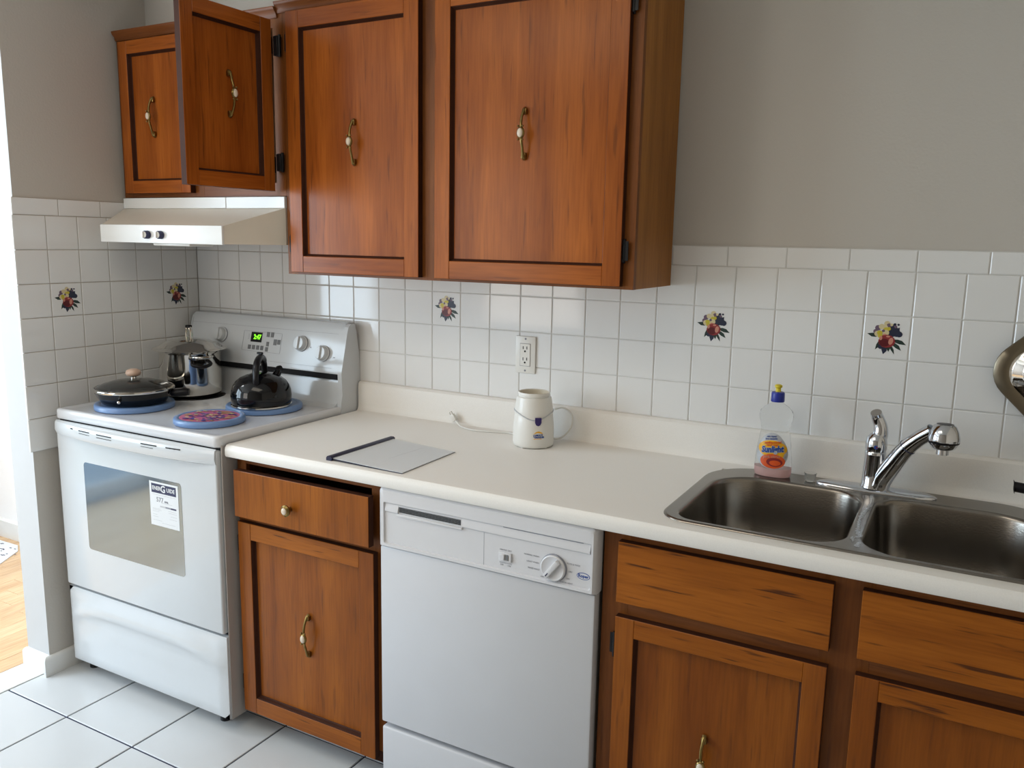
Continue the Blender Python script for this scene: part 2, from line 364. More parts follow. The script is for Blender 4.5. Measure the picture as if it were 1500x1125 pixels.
# fruit decals, flat prints on the glaze
def decal_mb():
    mb = MB(); d = [0]
    def disc(x, z, r, mi, r2=None, rot=0, n=12):
        d[0] += 1; y = -.0002 - d[0] * .00003; r2 = r2 or r; vs = []
        for j in range(n):
            a = 2 * PI * j / n; u, w = r * math.cos(a), r2 * math.sin(a)
            vs.append((x + u * math.cos(rot) - w * math.sin(rot), y, z + u * math.sin(rot) + w * math.cos(rot)))
        mb.add(vs, [tuple(range(n))], mi)
    def leaf(x, z, L, wd, ang, mi):
        d[0] += 1; y = -.0002 - d[0] * .00003; c, s_ = math.cos(ang), math.sin(ang); vs = []
        for u, w in ((0, 0), (.3, .8), (.6, 1), (.8, .5), (1, 0), (.78, -.4), (.55, -.8), (.25, -.8)):
            vs.append((x + u * L * c - w * wd * s_, y, z + u * L * s_ + w * wd * c))
        mb.add(vs, [tuple(range(8))], mi)
    R = math.radians
    for a in ((-12, 4, 26, 5, 170, 0), (-9, -4, 25, 4, 245, 0), (14, -2, 28, 5, -22, 0), (12, -8, 26, 4.5, -42, 0), (8, -12, 25, 3, -65, 0), (-1, -14, 22, 6, -95, 1), (14, 6, 22, 7, 60, 1), (10, 8, 24, 7, 85, 1), (4, -12, 18, 4, -80, 0)):
        leaf(a[0] / 1000, a[1] / 1000, a[2] / 1000, a[3] / 1000, R(a[4]), a[5])
    for x_, z_, r_, m_ in ((20, 12, 8, 1), (25, 10, 6.5, 1), (15, 20, 7, 1), (10, 12, 9, 1), (-9, -19, 5.5, 1), (15, 31, 3, 1), (22, 31, 2.4, 1), (17, 26, 3, 4),
                           (-17, 22, 6, 4), (-21, 14, 5, 4), (-10, 25, 6, 3), (0, 32, 6, 3), (4, 28, 5, 4), (-4, 24, 6, 3), (-17, 9, 6.5, 3), (-13, 11, 5.5, 2), (-11, 4, 5, 2), (-1, 18, 6, 2), (-1, 12, 6.5, 3), (4, 21, 4, 2), (-6, 16, 3, 4), (-3, 6, 4, 7), (9, 30, 3, 3)):
        disc(x_ / 1000, z_ / 1000, r_ / 1000, m_)
    disc(.002, -.0065, .0165, 5, .0145); disc(-.002, -.010, .0105, 6, .009); disc(.010, -.006, .0045, 7, .008, -.2); disc(-.010, -.0, .003, 7, .005); disc(.004, .004, .004, 7, .002)
    mb.v = [(x_ * 1.18, y_, z_ * 1.14) for x_, y_, z_ in mb.v]
    return mb
dmats = ['d_leaf', 'd_leaf2', 'd_yel', 'd_cream', 'd_mauve', 'd_red', 'd_dkred', 'd_pink']
dme = mesh_of('fruit_decal', decal_mb(), dmats, smooth=False)
for t in (BT[(1, 9)], BT[(1, 17)], BT[(1, 21)], LT[(1, 4)], LT[(1, 0)]):
    o = bpy.data.objects.new('fruit_decal', dme); link(o, t); o.location = ((p - g) / 2, -.006, (p - g) / 2 - .001)
    o['label'] = 'printed bouquet of red fruit, yellow flowers and dark leaves'

# floor
FX, FY, q = -.0255, -.5193, .3109
struct('floor', MB().box(-.03, 3.62, -4.0, .0, -.06, -.0035), 'fgrout')
fl = bpy.data.objects['floor']
def ftile(w, h):
    mb = MB(); b = .0015
    vs = [(0, 0, -.0035), (w, 0, -.0035), (w, h, -.0035), (0, h, -.0035), (0, 0, -b), (w, 0, -b), (w, h, -b), (0, h, -b), (b, b, 0), (w - b, b, 0), (w - b, h - b, 0), (b, h - b, 0)]
    return mb.add(vs, [(8, 9, 10, 11)] + [(4 + i, 4 + (i + 1) % 4, 8 + (i + 1) % 4, 8 + i) for i in range(4)] + [(i, (i + 1) % 4, 4 + (i + 1) % 4, 4 + i) for i in range(4)])
fme = mesh_of('floor_tile', ftile(q - .0055, q - .0055), 'ftile', ang=20)
for i in range(11):
    for j in range(-1, 8):
        o = bpy.data.objects.new('floor_tile', fme); link(o, fl)
        o.location = (FX + i * q + .00275, FY - (j + 1) * q + .00275, 0)
struct('trim_1', MB().rbox(-.155, -.027, -3.98, -.70, -.03, .001, .002), 'marble')
struct('floor_next_room', MB().box(-1.62, -.155, -4.0, 0, -.06, -.002), 'fgrout')
fn = bpy.data.objects['floor_next_room']
pw = .082; i = 0; xx = -.157
while xx - pw > -1.63:
    y = -.002 - random.random() * .5; ys = [-.002] + ([y] if y < -.1 else [])
    while ys[-1] > -3.9: ys.append(max(-3.95, ys[-1] - random.uniform(.7, 1.3)))
    for a, b in zip(ys, ys[1:]):
        mb = MB().box(xx - pw + .0008, xx, b + .001, a, -.002, random.uniform(0, .0006))
        o = bpy.data.objects.new('plank', mesh_of('plank', mb, 'plank', smooth=False)); link(o, fn)
    xx -= pw
# baseboards
def bb_prof(h=.068, t=.014): return [(0, 0), (-t, 0), (-t, h - .012), (-t * .7, h - .004), (-t * .3, h), (0, h)]
struct('baseboard_left', MB().loft([[(-.006 - y_, -.708 - (-y_) , z_) for y_, z_ in bb_prof()], [(-.006 - y_, -.05, z_) for y_, z_ in bb_prof()]]), 'trimw', smooth=True)
struct('baseboard_end', MB().loft([[(-.127 + y_, -.696 + y_, z_) for y_, z_ in bb_prof()], [(-.006 - y_, -.696 + y_, z_) for y_, z_ in bb_prof()]]), 'trimw', smooth=True)
struct('baseboard_far', MB().prism_x([(-.004, 0), (-.018, 0), (-.018, .085), (-.004, .095)], -1.62, -.13), 'trimw')
struct('baseboard_far.001', MB().box(-1.62, -1.605, -1.28, -.02, 0, .09), 'trimw')

# patio window of the next room and what lies outside it
w1 = MB()
for a, b in ((-3.28, -3.23), (-2.32, -2.24), (-1.33, -1.28)): w1.box(-1.71, -1.65, a, b, .0, 2.12)
w1.box(-1.71, -1.65, -3.28, -1.28, 0, .07).box(-1.71, -1.65, -3.28, -1.28, 2.06, 2.12)
struct('window_1', w1, 'trimw')
w2 = MB()
for a, b in ((-1.05, -1.0), (.10, .15), (-.47, -.43)): w2.box(a, b, -4.06, -4.0, .65, 2.05)
w2.box(-1.05, .15, -4.06, -4.0, .65, .70).box(-1.05, .15, -4.06, -4.0, 2.0, 2.05)
struct('window_2', w2, 'trimw')
struct('ground_outside', MB().box(-9, -1.8, -8, 3, -.2, -.06), 'grass')
struct('deck_outside', MB().box(-2.7, -1.75, -4.5, -.5, -.06, -.01), 'deck')

# ------------------------------------------------------------------ hardware shared by the cabinets
def pull_mb():   # bow pull, centred at origin, bowing out to -y, 12.4 cm tall
    mb = MB()
    pts = [(0, -.002, .061), (.0, -.009, .058), (-.001, -.014, .05), (-.002, -.019, .036), (-.001, -.023, .02), (0, -.025, 0), (.001, -.023, -.02), (.002, -.019, -.036), (.001, -.014, -.05), (0, -.009, -.058), (0, -.002, -.061)]
    pts = spline(pts, 3); n = len(pts)
    rad = []
    for i in range(n):
        u = abs(i / (n - 1) * 2 - 1); rad.append(.0036 + .0030 * max(0, (u - .55) / .45) ** 1.2)
    mb.tube(pts, rad, 10, 0)
    for sgn in (1, -1): mb.rbox(-.0065, .0065, -.011, .0, sgn * .055 - .008, sgn * .055 + .008, .003, 2, 0)
    mb.ell((0, -.026, 0), .0115, .006, .0150, 0, 16, 8); mb.ell((0, -.0295, 0), .0082, .005, .0115, 1, 16, 8)
    for sx in (-1, 1):
        for sz in (-1, 1): mb.ell((sx * .0062, -.0275, sz * .0165), .003, .003, .003, 0, 8, 6)
    return mb
pull_me = mesh_of('handle', pull_mb(), ['brass', 'porcelain'])
def hinge_mb():
    mb = MB(); mb.rbox(-.004, .004, -.006, .004, -.028, .028, .0015, 1); mb.box(-.012, .0, -.0005, .002, -.024, .024)
    mb.tube([(0, -.005, -.03), (0, -.005, .03)], .0034, 8); return mb
hinge_me = mesh_of('hinge', hinge_mb(), 'black')
hinge_br = mesh_of('hinge', hinge_mb(), 'brass')

def make_door(parent, x, y, z, w, h, mv, mh, rotz=0, pivot_right=False, sw=.049, t=.022, hinge='l', hz=(.17, .83), hmat=None, handle=True, hy=.5, hx=.5):
    """shaker door: x,y,z the lower left front corner in the world; hinge side l or r"""
    b = BASE[parent.name]
    ox = w if pivot_right else 0
    pn = MB().box(sw - .004 - ox, w - sw + .004 - ox, .016, t, sw - .004, h - sw + .004)
    # inner moulding: dark sloping lip between frame and panel
    a0, a1, b0, b1 = sw - ox, w - sw - ox, sw, h - sw; e = .007
    lp = lambda i, yy: [(a0 + i, yy, b0 + i), (a1 - i, yy, b0 + i), (a1 - i, yy, b1 - i), (a0 + i, yy, b1 - i)]
    pn.loft([lp(-.001, .003), lp(.0015, .0045), lp(e * .6, .013), lp(e, .0162)], 1, False, False)
    d = bpy.data.objects.new('door', mesh_of('door', pn, [mv, 'dark'], smooth=False)); link(d, parent)
    d.location = (x - b[0] + ox, y - b[1], z - b[2]); d.rotation_euler.z = rotz
    fm = [0, 1, 1, 1, 1, 1]
    for xa, xb in ((0, sw), (w - sw, w)):
        lpart('stile', bev_slab(xa - ox, xb - ox, 0, t, 0, h), [mv, 'dark'], d, ang=20)
    for za, zb in ((0, sw), (h - sw, h)):
        lpart('rail', bev_slab(sw - ox, w - sw - ox, 0.0003, t, za, zb), [mh, 'dark'], d, ang=20)
    if handle:
        o = bpy.data.objects.new('handle', pull_me); link(o, d); o.location = (w * hx - ox, .016, h * hy)
        o['label'] = 'antique brass pull with cream porcelain centre'
    for f in hz:
        o = bpy.data.objects.new('hinge', hmat or hinge_me); link(o, d)
        o.location = ((-.003 if hinge == 'l' else w + .003) - ox, .012, h * f)
        if hinge == 'r': o.rotation_euler.z = PI
    return d
def bev_slab(x0, x1, y0, y1, z0, z1, e=.0012):
    mb = MB()
    vs = [(x0 + e, y0, z0 + e), (x1 - e, y0, z0 + e), (x1 - e, y0, z1 - e), (x0 + e, y0, z1 - e),
          (x0, y0 + e, z0), (x1, y0 + e, z0), (x1, y0 + e, z1), (x0, y0 + e, z1), (x0, y1, z0), (x1, y1, z0), (x1, y1, z1), (x0, y1, z1)]
    fs = [(0, 1, 2, 3)] + [(i, (i + 1) % 4, 4 + (i + 1) % 4, 4 + i) for i in range(4)] + [(4 + i, 4 + (i + 1) % 4, 8 + (i + 1) % 4, 8 + i) for i in range(4)] + [(11, 10, 9, 8)]
    return mb.add(vs, fs, [0] * 5 + [1] * 5)

def carcass(x0, x1, y0, y1, z0, z1, t=.016, back=True, top=True):
    mb = MB().box(x0, x0 + t, y0, y1, z0, z1).box(x1 - t, x1, y0, y1, z0, z1).box(x0 + t, x1 - t, y0, y1, z0, z0 + t)
    if top: mb.box(x0 + t, x1 - t, y0, y1, z1 - t, z1)
    if back: mb.box(x0 + t, x1 - t, y1 - .006, y1, z0 + t, z1 - t)
    return mb
def crown(x0, x1, y, z):
    pr = [(y + .004, z), (y - .004, z), (y - .007, z + .006), (y - .008, z + .012), (y - .016, z + .020), (y - .019, z + .026), (y - .019, z + .030), (y + .004, z + .030)]
    return MB().prism_x(pr, x0, x1)

# ------------------------------------------------------------------ upper cabinets
UF = -.300
uc = thing('wall_cabinet', 'large two-door stained wood wall cabinet hung over the counter, between hood and bare wall', 'cabinet', (.762, 0, 1.386))
part('body', carcass(.762, 1.905, UF + .018, -.001, 1.386, 2.176), 'side', uc, smooth=False)
def stiles(t, spans, y0, y1, z0, z1):
    for a, b in spans: part('stile', MB().box(a, b, y0, y1, z0, z1), 'oak', t, smooth=False)
def rails(t, spans, y0, y1, z0, z1):
    for a, b in spans: part('rail', MB().box(a, b, y0, y1, z0, z1), 'oak_h', t, smooth=False)
stiles(uc, ((.762, .800), (1.262, 1.335), (1.868, 1.907)), UF, UF + .018, 1.386, 2.176)
rails(uc, ((.800, 1.262), (1.335, 1.868)), UF + .0005, UF + .018, 1.386, 1.425)
rails(uc, ((.800, 1.262), (1.335, 1.868)), UF + .0005, UF + .018, 2.13, 2.176)
part('crown_moulding', crown(.745, 1.907, UF, 2.158), 'oak_h', uc)
d1 = make_door(uc, .793, UF - .0215, 1.394, .478, .760, 'wood_v', 'wood_h', hinge='l', hz=(.11, .89), hy=.5, hx=.51)
d2 = make_door(uc, 1.325, UF - .0215, 1.394, .554, .760, 'wood_v', 'wood_h', hinge='r', hz=(.115, .885), hy=.5, hx=.49, hmat=None)

sc = thing('short_cabinet', 'short stained wood wall cabinet above the range hood, right door swung open', 'cabinet', (0, 0, 1.625))
part('body', carcass(0.001, .760, UF + .018, -.001, 1.625, 2.176), 'inside', sc, smooth=False)
stiles(sc, ((.001, .045), (.352, .400), (.722, .761)), UF, UF + .018, 1.625, 2.176)
rails(sc, ((.045, .352), (.400, .722)), UF + .0005, UF + .018, 1.625, 1.665)
rails(sc, ((.045, .352), (.400, .722)), UF + .0005, UF + .018, 2.12, 2.176)
part('crown_moulding', crown(.002, .744, UF, 2.146), 'oak_h', sc)
make_door(sc, .034, UF - .0215, 1.638, .325, .500, 'wood_v', 'wood_h', hinge='l', hz=(.17, .72), sw=.042, hy=.5, hx=.46)
make_door(sc, .412, UF - .0215, 1.638, .325, .500, 'wood_v', 'wood_h', rotz=math.radians(88.5), pivot_right=True, hinge='r', hz=(.16, .86), sw=.042, hy=.53, hx=.52)

for za, zb in ((2.035, 2.092), (1.698, 1.750)):
    part('hinge', MB().rbox(.7405, .7585, UF - .020, UF - .0005, za, zb, .002, 1).tube([(.7600, UF - .012, za - .003), (.7600, UF - .012, zb + .003)], .0045, 8), 'black', sc)

# ------------------------------------------------------------------ range hood
hd = thing('range_hood', 'white range hood under the short cabinet over the stove', 'range hood', (.38, 0, 1.47))
BL, BR, FL_, FR_ = .001, .760, .100, .664; yb, yf = -.305, -.470
h = MB()
def ring(z, xl, xr, y): return [(xl, y, z), (xr, y, z), (BR, -.001, z), (BL, -.001, z)]
h.loft([ring(1.5285, FL_, FR_, yf), ring(1.5875, BL, BR, yb)], 0, False, False)
vs = [(FL_, yf, 1.4745), (FR_, yf, 1.4745), (BR, yb, 1.4745), (BR, -.001, 1.4745), (BL, -.001, 1.4745), (BL, yb, 1.4745)]
vs += [(FL_, yf, 1.5285), (FR_, yf, 1.5285), (BR, yb, 1.5875), (BR, -.001, 1.5875), (BL, -.001, 1.5875), (BL, yb, 1.5875)]
h = MB().add(vs, [(1, 2, 8, 7), (2, 3, 9, 8), (3, 4, 10, 9), (4, 5, 11, 10), (5, 0, 6, 11), (6, 7, 8, 11), (8, 9, 10, 11)], 0)
part('body', h, 'hoodm', hd, smooth=False)
f = MB().rbox(FL_, FR_ + .002, yf - .006, yf + .004, 1.4725, 1.5295, .0025, 2)
part('front_panel', f, 'hoodf', hd)
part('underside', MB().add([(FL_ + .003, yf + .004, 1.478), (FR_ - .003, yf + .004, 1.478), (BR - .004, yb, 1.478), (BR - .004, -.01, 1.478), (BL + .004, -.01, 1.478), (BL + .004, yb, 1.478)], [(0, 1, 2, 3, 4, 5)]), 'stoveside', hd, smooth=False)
part('top_band', MB().rbox(.001, .505, -.309, -.296, 1.587, 1.623, .0015, 1), 'hoodf', hd)
part('top_band', MB().rbox(.507, .760, -.309, -.296, 1.587, 1.623, .0015, 1), 'hoodf', hd)
part('light_cover', MB().rbox(.33, .50, -.455, -.36, 1.4645, 1.4775, .004, 2), 'white', hd)
for kx in (.338, .400):
    k = MB().lathe([(.012, 0), (.013, .002), (.0125, .014), (.0105, .016)], (kx, yf - .006, 1.4985), 20, 0, ax='y')
    k.lathe([(.0100, 0), (.0095, .002)], (kx, yf - .0221, 1.4985), 20, 1, ax='y')
    k.rbox(kx - .0025, kx + .0025, yf - .030, yf - .022, 1.4895, 1.5075, .001, 1, 1)
    part('knob', k, ['ink', 'white'], hd)

# ------------------------------------------------------------------ stove
SX0, SX1, SF = .036, .797, -.640
st = thing('stove', 'white electric stove with blue burner covers, against the tiled left wall', 'stove', (.416, -.32, 0))
part('body', MB().box(SX0 + .004, SX1 - .004, -.605, -.025, .045, .900), 'stoveside', st, smooth=False)
part('side_panel', MB().rbox(SX1 - .004, SX1, -.628, -.025, .042, .905, .0015, 1), 'stoveside', st)
for fx in (.075, .72):
    for fy in (-.585, -.06): part('foot', MB().lathe([(.017, 0), (.017, .02), (.010, .022), (.010, .047)], (fx, fy, 0), 14), 'black', st)
# cooktop: slightly dished top with a raised rolled edge
ct = MB()
def rr(ins, z, r=.02): return [(a, b, z) for a, b in roundrect(SX0 + ins, SX1 - ins, SF + ins, -.028 - ins * .2, (r, r, r, r), 5)]
ct.loft([rr(.004, .896), rr(.0, .900), rr(0, .922), rr(.0015, .9275), rr(.006, .930), rr(.018, .9295), rr(.030, .9255)], 0, True, True)
part('cooktop', ct, 'appl_top', st, ang=50)
part('gap_trim', MB().box(SX0 + .006, SX1 - .006, -.625, -.6, .888, .897), 'blackgap', st, smooth=False)
# burner bowls and coils
def coil(mb, cx, cy, r, z):
    pts = []
    for k in range(100):
        t = k / 99; a = t * 2 * PI * 4; rr_ = .018 + (r - .018) * t; pts.append((cx + rr_ * math.cos(a), cy + rr_ * math.sin(a), z))
    mb.tube(pts, .0036, 6)
cb = MB(); cb.lathe([(.112, 0.0), (.110, .003), (.095, .0012), (.02, .0)], (.20, -.215, .9256), 40); coil(cb, .20, -.215, .088, .9315)
part('burner', cb, ['black'], st, label='bare black coil burner under the stock pot')
# backguard
bgp = [(-.0, .90), (-.0, 1.205), (-.028, 1.214), (-.048, 1.210), (-.058, 1.198), (-.064, 1.18), (-.098, 1.045), (-.098, 1.040), (-.070, 1.036), (-.070, 1.022), (-.088, 1.018), (-.092, 1.005), (-.095, .96), (-.108, .937), (-.13, .926)]
bgp = [(a - .001, b) for a, b in bgp]
part('backguard', MB().prism_x(bgp, SX0 + .004, SX1 - .016), 'appl', st, ang=30)
part('backguard_slot', MB().prism_x([(-.072, 1.021), (-.0985, 1.0215), (-.0985, 1.0375), (-.072, 1.037)], SX0 + .03, SX1 - .022), 'blackgap', st, smooth=False)
endp = [(-.001, .90), (-.001, 1.03), (-.004, 1.10), (-.020, 1.19), (-.030, 1.209), (-.045, 1.210), (-.060, 1.200), (-.067, 1.18), (-.101, 1.045), (-.100, 1.02), (-.097, .97), (-.104, .945), (-.106, .931), (-.106, .90)]
part('end_cap', MB().prism_x(endp, SX1 - .0158, SX1 + .0012), 'appl', st, ang=30)
part('end_cap', MB().prism_x(endp, SX0 - .001, SX0 + .0042), 'appl', st, ang=30)
# control face frame: leaning plane from (y -.0981,z 1.045) to (y -.065,z 1.18)
P0 = Vector((0, -.0993, 1.045)); P1 = Vector((0, -.0651, 1.18)); up = (P1 - P0).normalized(); nrm = Vector((0, -up.z, up.y)).normalized()
def onface(x, z, off=0): t = (z - 1.045) / (1.18 - 1.045); q_ = P0.lerp(P1, t) + nrm * off; return Vector((x, q_.y, q_.z))
def face_m(x, z, off=0):
    o_ = onface(x, z, off); xa = Vector((1, 0, 0)); za = nrm
    m = Matrix((xa, up, za)).transposed().to_4x4(); m.translation = o_; return m
panel = MB()
def flat_rect(mb, x, z, w, h_, off, mi, t=.0004):
    s0 = len(mb.v); mb.box(-w / 2, w / 2, -h_ / 2, h_ / 2, 0, t, mi); mb.xf(face_m(x, z, off), s0)
def frame_rect(mb, x0, x1, z0, z1, th, mi):
    for a in ((x0 + x1) / 2, z0, x1 - x0, th), ((x0 + x1) / 2, z1, x1 - x0, th): flat_rect(mb, *a, .0002, mi)
    for a in (x0, (z0 + z1) / 2, th, z1 - z0), (x1, (z0 + z1) / 2, th, z1 - z0): flat_rect(mb, *a, .0002, mi)
frame_rect(panel, .318, .505, 1.088, 1.158, .0007, 0)
part('control_outline', panel, 'grey_ink', st, smooth=False)
cs = MB(); flat_rect(cs, .383, 1.138, .053, .036, .0003, 0, .0012)
part('clock_display', cs, 'black', st, smooth=False)
dg = MB(); text_mb(dg, '2:47', .024, face_m(.388, 1.138, .0018), 0, bold=.0006, xs=.85)
part('clock_digits', dg, 'lcdgreen', st, smooth=False)
def bt(x_, z_, w=.0135, hh=.016):
    s = MB(); flat_rect(s, x_, z_, w, hh, .0003, 0, .0012); return part('button', s, 'mesh_btn', st, smooth=False)
for k in range(4): bt(.3545 + k * .0205, 1.1015)
bt(.4385, 1.151, hh=.018); bt(.4585, 1.151, hh=.018); bt(.4765, 1.126, .014, .021); bt(.502 - .008, 1.1275, .013, .017); bt(.4415, 1.1175, .012, .016); bt(.440, 1.0985, .012, .016)
mk = MB()
for k in range(4): flat_rect(mk, .345, 1.131 + k * .005, .006, .001, .0003, 0)
for x_, z_ in ((.1685, 1.150), (.545, 1.15), (.66, 1.13), (.725, 1.095)): flat_rect(mk, x_ + .03, z_, .008, .003, .0003, 0)
flat_rect(mk, .645, 1.121, .004, .004, .0003, 0); flat_rect(mk, .6, 1.0585, .30, .0006, .0003, 0); flat_rect(mk, .4, 1.1745, .72, .0006, .0003, 0)
part('control_marks', mk, 'grey_ink', st, smooth=False)
for kx, kz in ((.207, 1.136), (.602, 1.131), (.706, 1.105)):
    k = MB(); k.lathe([(.0285, 0), (.0285, .004), (.026, .006), (.0245, .007), (.0235, .019), (.0215, .0215)], (0, 0, 0), 28, [1, 0, 0, 0, 0], ax='z')
    k.rbox(-.0055, .0055, -.022, .022, .02, .028, .002, 1, 0)
    k.xf(face_m(kx, kz, .0)); part('control_knob', k, ['appl', 'grey_ink'], st)
# oven door
ODF = -.642
od = MB().rbox(SX0 + .006, SX1 - .008, ODF, -.607, .322, .888, .006, 3)
oven = part('oven_door', od, 'appl', st)
wn = MB()
wp = [(a, c) for a, c in roundrect(.176, .636, .472, .768, (.012, .012, .012, .012), 5)]
wn.loft([[(a, ODF - .0006, c) for a, c in wp], [(a, ODF + .002, c) for a, c in wp]])
part('oven_window', wn, 'ovenglass', oven, smooth=False)
hb = MB(); L = []
N = 24
for i in range(N + 1):
    t = i / N; x_ = SX0 + .008 + t * (SX1 - SX0 - .018); bow = .030 * (1 - abs(2 * t - 1) ** 2.6) + .004
    y_ = ODF - bow; e = .0
    L.append([(x_, ODF + .004, .893), (x_, y_ + .008, .893), (x_, y_ + .002, .889), (x_, y_, .882), (x_, y_ - .001, .862), (x_, y_ + .004, .848), (x_, y_ + .014, .843), (x_, ODF + .004, .843)])
hb.loft(L)
part('handle', hb, 'appl', oven, label='wide bowed white oven handle')
sl = MB()
def slot(x0_, x1_, z_, h_=.003):
    for k in range(3):
        a = x0_ + (x1_ - x0_) * k / 3; b = x0_ + (x1_ - x0_) * (k + 1) / 3; tm = ((a + b) / 2 - SX0 - .008) / (SX1 - SX0 - .018)
        y_ = ODF - (.030 * (1 - abs(2 * tm - 1) ** 2.6) + .004); sl.box(a, b, y_ - .0013, y_ + .004, z_, z_ + h_)
for a in ((.205, .262, .8795), (.205, .262, .8715, .0014), (.300, .372, .8795), (.300, .372, .8710, .0018), (.508, .575, .880), (.508, .56, .8720, .0013), (.612, .668, .880), (.155, .168, .8795)): slot(*a)
part('vent_slots', sl, 'black', oven, smooth=False, kind='stuff')
# energy label on the oven window
lb = MB(); Y = ODF - .0012; lx0, lx1, lz0, lz1 = .494, .622, .617, .757
lb.rbox(lx0, lx1, Y, Y + .0005, lz0, lz1, .0002, 1, 0)
def lrect(x0_, x1_, z0_, z1_, mi, k=1): lb.box(x0_, x1_, Y - .0001 * k, Y, z0_, z1_, mi)
lrect(lx0 + .009, lx1 - .009, .722, .751, 1)
for k in range(6): lrect(lx0 + .045 + k * .012, lx0 + .057 + k * .012, .6785, .6835, [3, 3, 2, 2, 1, 1][k])
for z_, a, b in ((.716, .012, .118), (.692, .05, .10), (.671, .01, .045), (.667, .01, .05), (.662, .01, .04), (.652, .01, .03), (.645, .01, .035), (.671, .08, .118), (.665, .082, .118), (.655, .09, .118), (.646, .085, .118), (.634, .01, .05), (.628, .05, .11)):
    lrect(lx0 + a, lx0 + b, z_, z_ + .0011, 3)
text_mb(lb, 'ENER', .0170, face_y(lx0 + .032, Y - .0004, .7365), 0, bold=.0004, xs=.95)
text_mb(lb, 'G', .030, face_y(lx0 + .0615, Y - .0005, .7365), 0, bold=.0007)
text_mb(lb, 'UIDE', .0170, face_y(lx0 + .0955, Y - .0004, .7365), 0, bold=.0004, xs=.95)
text_mb(lb, '577', .021, face_y(lx0 + .045, Y - .0003, .701), 2, bold=0)
text_mb(lb, 'kWh', .008, face_y(lx0 + .074, Y - .0003, .698), 2, bold=.0003)
part('energy_label', lb, ['paper', 'ink', 'grey_ink', 'labelgrey'], oven, smooth=False, label='white energy rating label with dark heading on the oven window')
# drawer
dr = MB()
nx, nz = 36, 14; x0_, x1_, z0_, z1_ = SX0 + .004, SX1 - .004, .044, .312; G = []
for j in range(nz + 1):
    row = []
    for i in range(nx + 1):
        u, v = i / nx, j / nz; x_ = x0_ + (x1_ - x0_) * u; z_ = z0_ + (z1_ - z0_) * v
        mid = .262 - .055 * (2 * u - 1) ** 4 - .01 ; dz = z_ - mid
        k = max(0, 1 - abs(2 * u - 1) ** 6); bul = .015 * k * (1 / (1 + math.exp(-(dz + .012) / .004))) * (1 if dz < .01 else math.exp(-((dz - .01) / .018) ** 2))
        ed = min(u, 1 - u) * (x1_ - x0_); ev = min(v, 1 - v) * (z1_ - z0_); r_ = min(ed, ev)
        yy = SF + (.006 if r_ < .001 else 0) - bul * (1 if ev > .001 else 0)
        row.append((x_, yy, z_))
    G.append(row)
vs = [p_ for r_ in G for p_ in r_]; fs = [(j * (nx + 1) + i, j * (nx + 1) + i + 1, (j + 1) * (nx + 1) + i + 1, (j + 1) * (nx + 1) + i) for j in range(nz) for i in range(nx)]
dr.add(vs, fs); dr.box(x0_, x1_, SF + .006, -.607, z0_, z1_)
part('storage_drawer', dr, 'appl', st, ang=60)
part('door_gap', MB().box(SX0 + .01, SX1 - .01, -.618, -.604, .305, .33), 'blackgap', st, smooth=False)

# ------------------------------------------------------------------ things on the stove
def cover(cx, cy, r, label, inner='blue'):
    mb = MB(); z = .926
    mb.lathe([(r * .97, .0), (r, .003), (r, .014), (r * .985, .018), (r * .95, .0195), (r * .86, .0195), (r * .84, .018)], (cx, cy, z), 56, 0, cap1=False)
    mb.lathe([(r * .84, .018), (.001, .0182)], (cx, cy, z), 56, 1, cap0=False)
    return solid('burner_cover', mb, ['blue', inner], label, 'burner cover', (cx, cy, z), 'round blue burner covers on the stove', ang=50)
cover(.222, -.474, .125, 'round blue burner cover under the black frying pan')
cover(.590, -.252, .125, 'round blue burner cover under the black kettle')
cv = cover(.600, -.493, .107, 'bare blue burner cover with a pink and purple print, nothing on it', 'cov_pink')
pr = MB(); rnd = random.Random(4)
for k in range(130):
    a = rnd.uniform(0, 2 * PI); rr_ = .078 * math.sqrt(rnd.random()); sx = rnd.uniform(.003, .009); cx, cy = .6 + rr_ * math.cos(a), -.493 + rr_ * math.sin(a); rot = rnd.uniform(0, PI)
    z_ = .9444 + k * .00002
    n = rnd.choice((5, 8, 12)); pr.add([(cx + sx * math.cos(rot + 2 * PI * j / n) * 1.2, cy + sx * math.sin(rot + 2 * PI * j / n) * .7, z_) for j in range(n)], [tuple(range(n))], rnd.choice((0, 0, 1, 1, 2)))
pr.add([(.515, -.46, .9443), (.67, -.545, .9443), (.672, -.541, .9443), (.517, -.456, .9443)], [(0, 1, 2, 3)], 1)
part('cover_print', pr, ['cov_purple', 'cov_tan', 'd_cream'], cv, smooth=False)

# frying pan with glass lid
px, py = .225, -.476; pz = .9457
fp = thing('frying_pan', 'black frying pan with smoked glass lid on the front left burner', 'frying pan', (px, py, pz))
part('pan_body', MB().lathe([(.094, 0), (.100, .003), (.112, .022), (.122, .040), (.1255, .043), (.1215, .043), (.110, .022), (.096, .006), (.001, .005)], (px, py, pz), 56), 'enamelblack', fp, ang=50)
lid = part('lid', MB().lathe([(.1215, .0475), (.118, .0535), (.095, .064), (.06, .073), (.02, .078), (.001, .0785), (.001, .0765), (.02, .076), (.06, .071), (.095, .062), (.1175, .0515)], (px, py, pz), 56, 0, False, False), 'darkglass', fp, label='smoked glass lid', ang=50)
part('lid_rim', MB().lathe([(.126, .0435), (.1275, .046), (.1265, .051), (.1215, .0535), (.1195, .050), (.122, .0435)], (px, py, pz), 56, 0, False, False), 'steel', lid, ang=50)
part('lid_knob', MB().lathe([(.010, .0785), (.010, .086), (.021, .090), (.0245, .097), (.022, .106), (.012, .1115), (.001, .112)], (px, py, pz), 28, [1, 1, 0, 0, 0, 0], cap0=True), ['wood_knob', 'steel'], lid, ang=50)
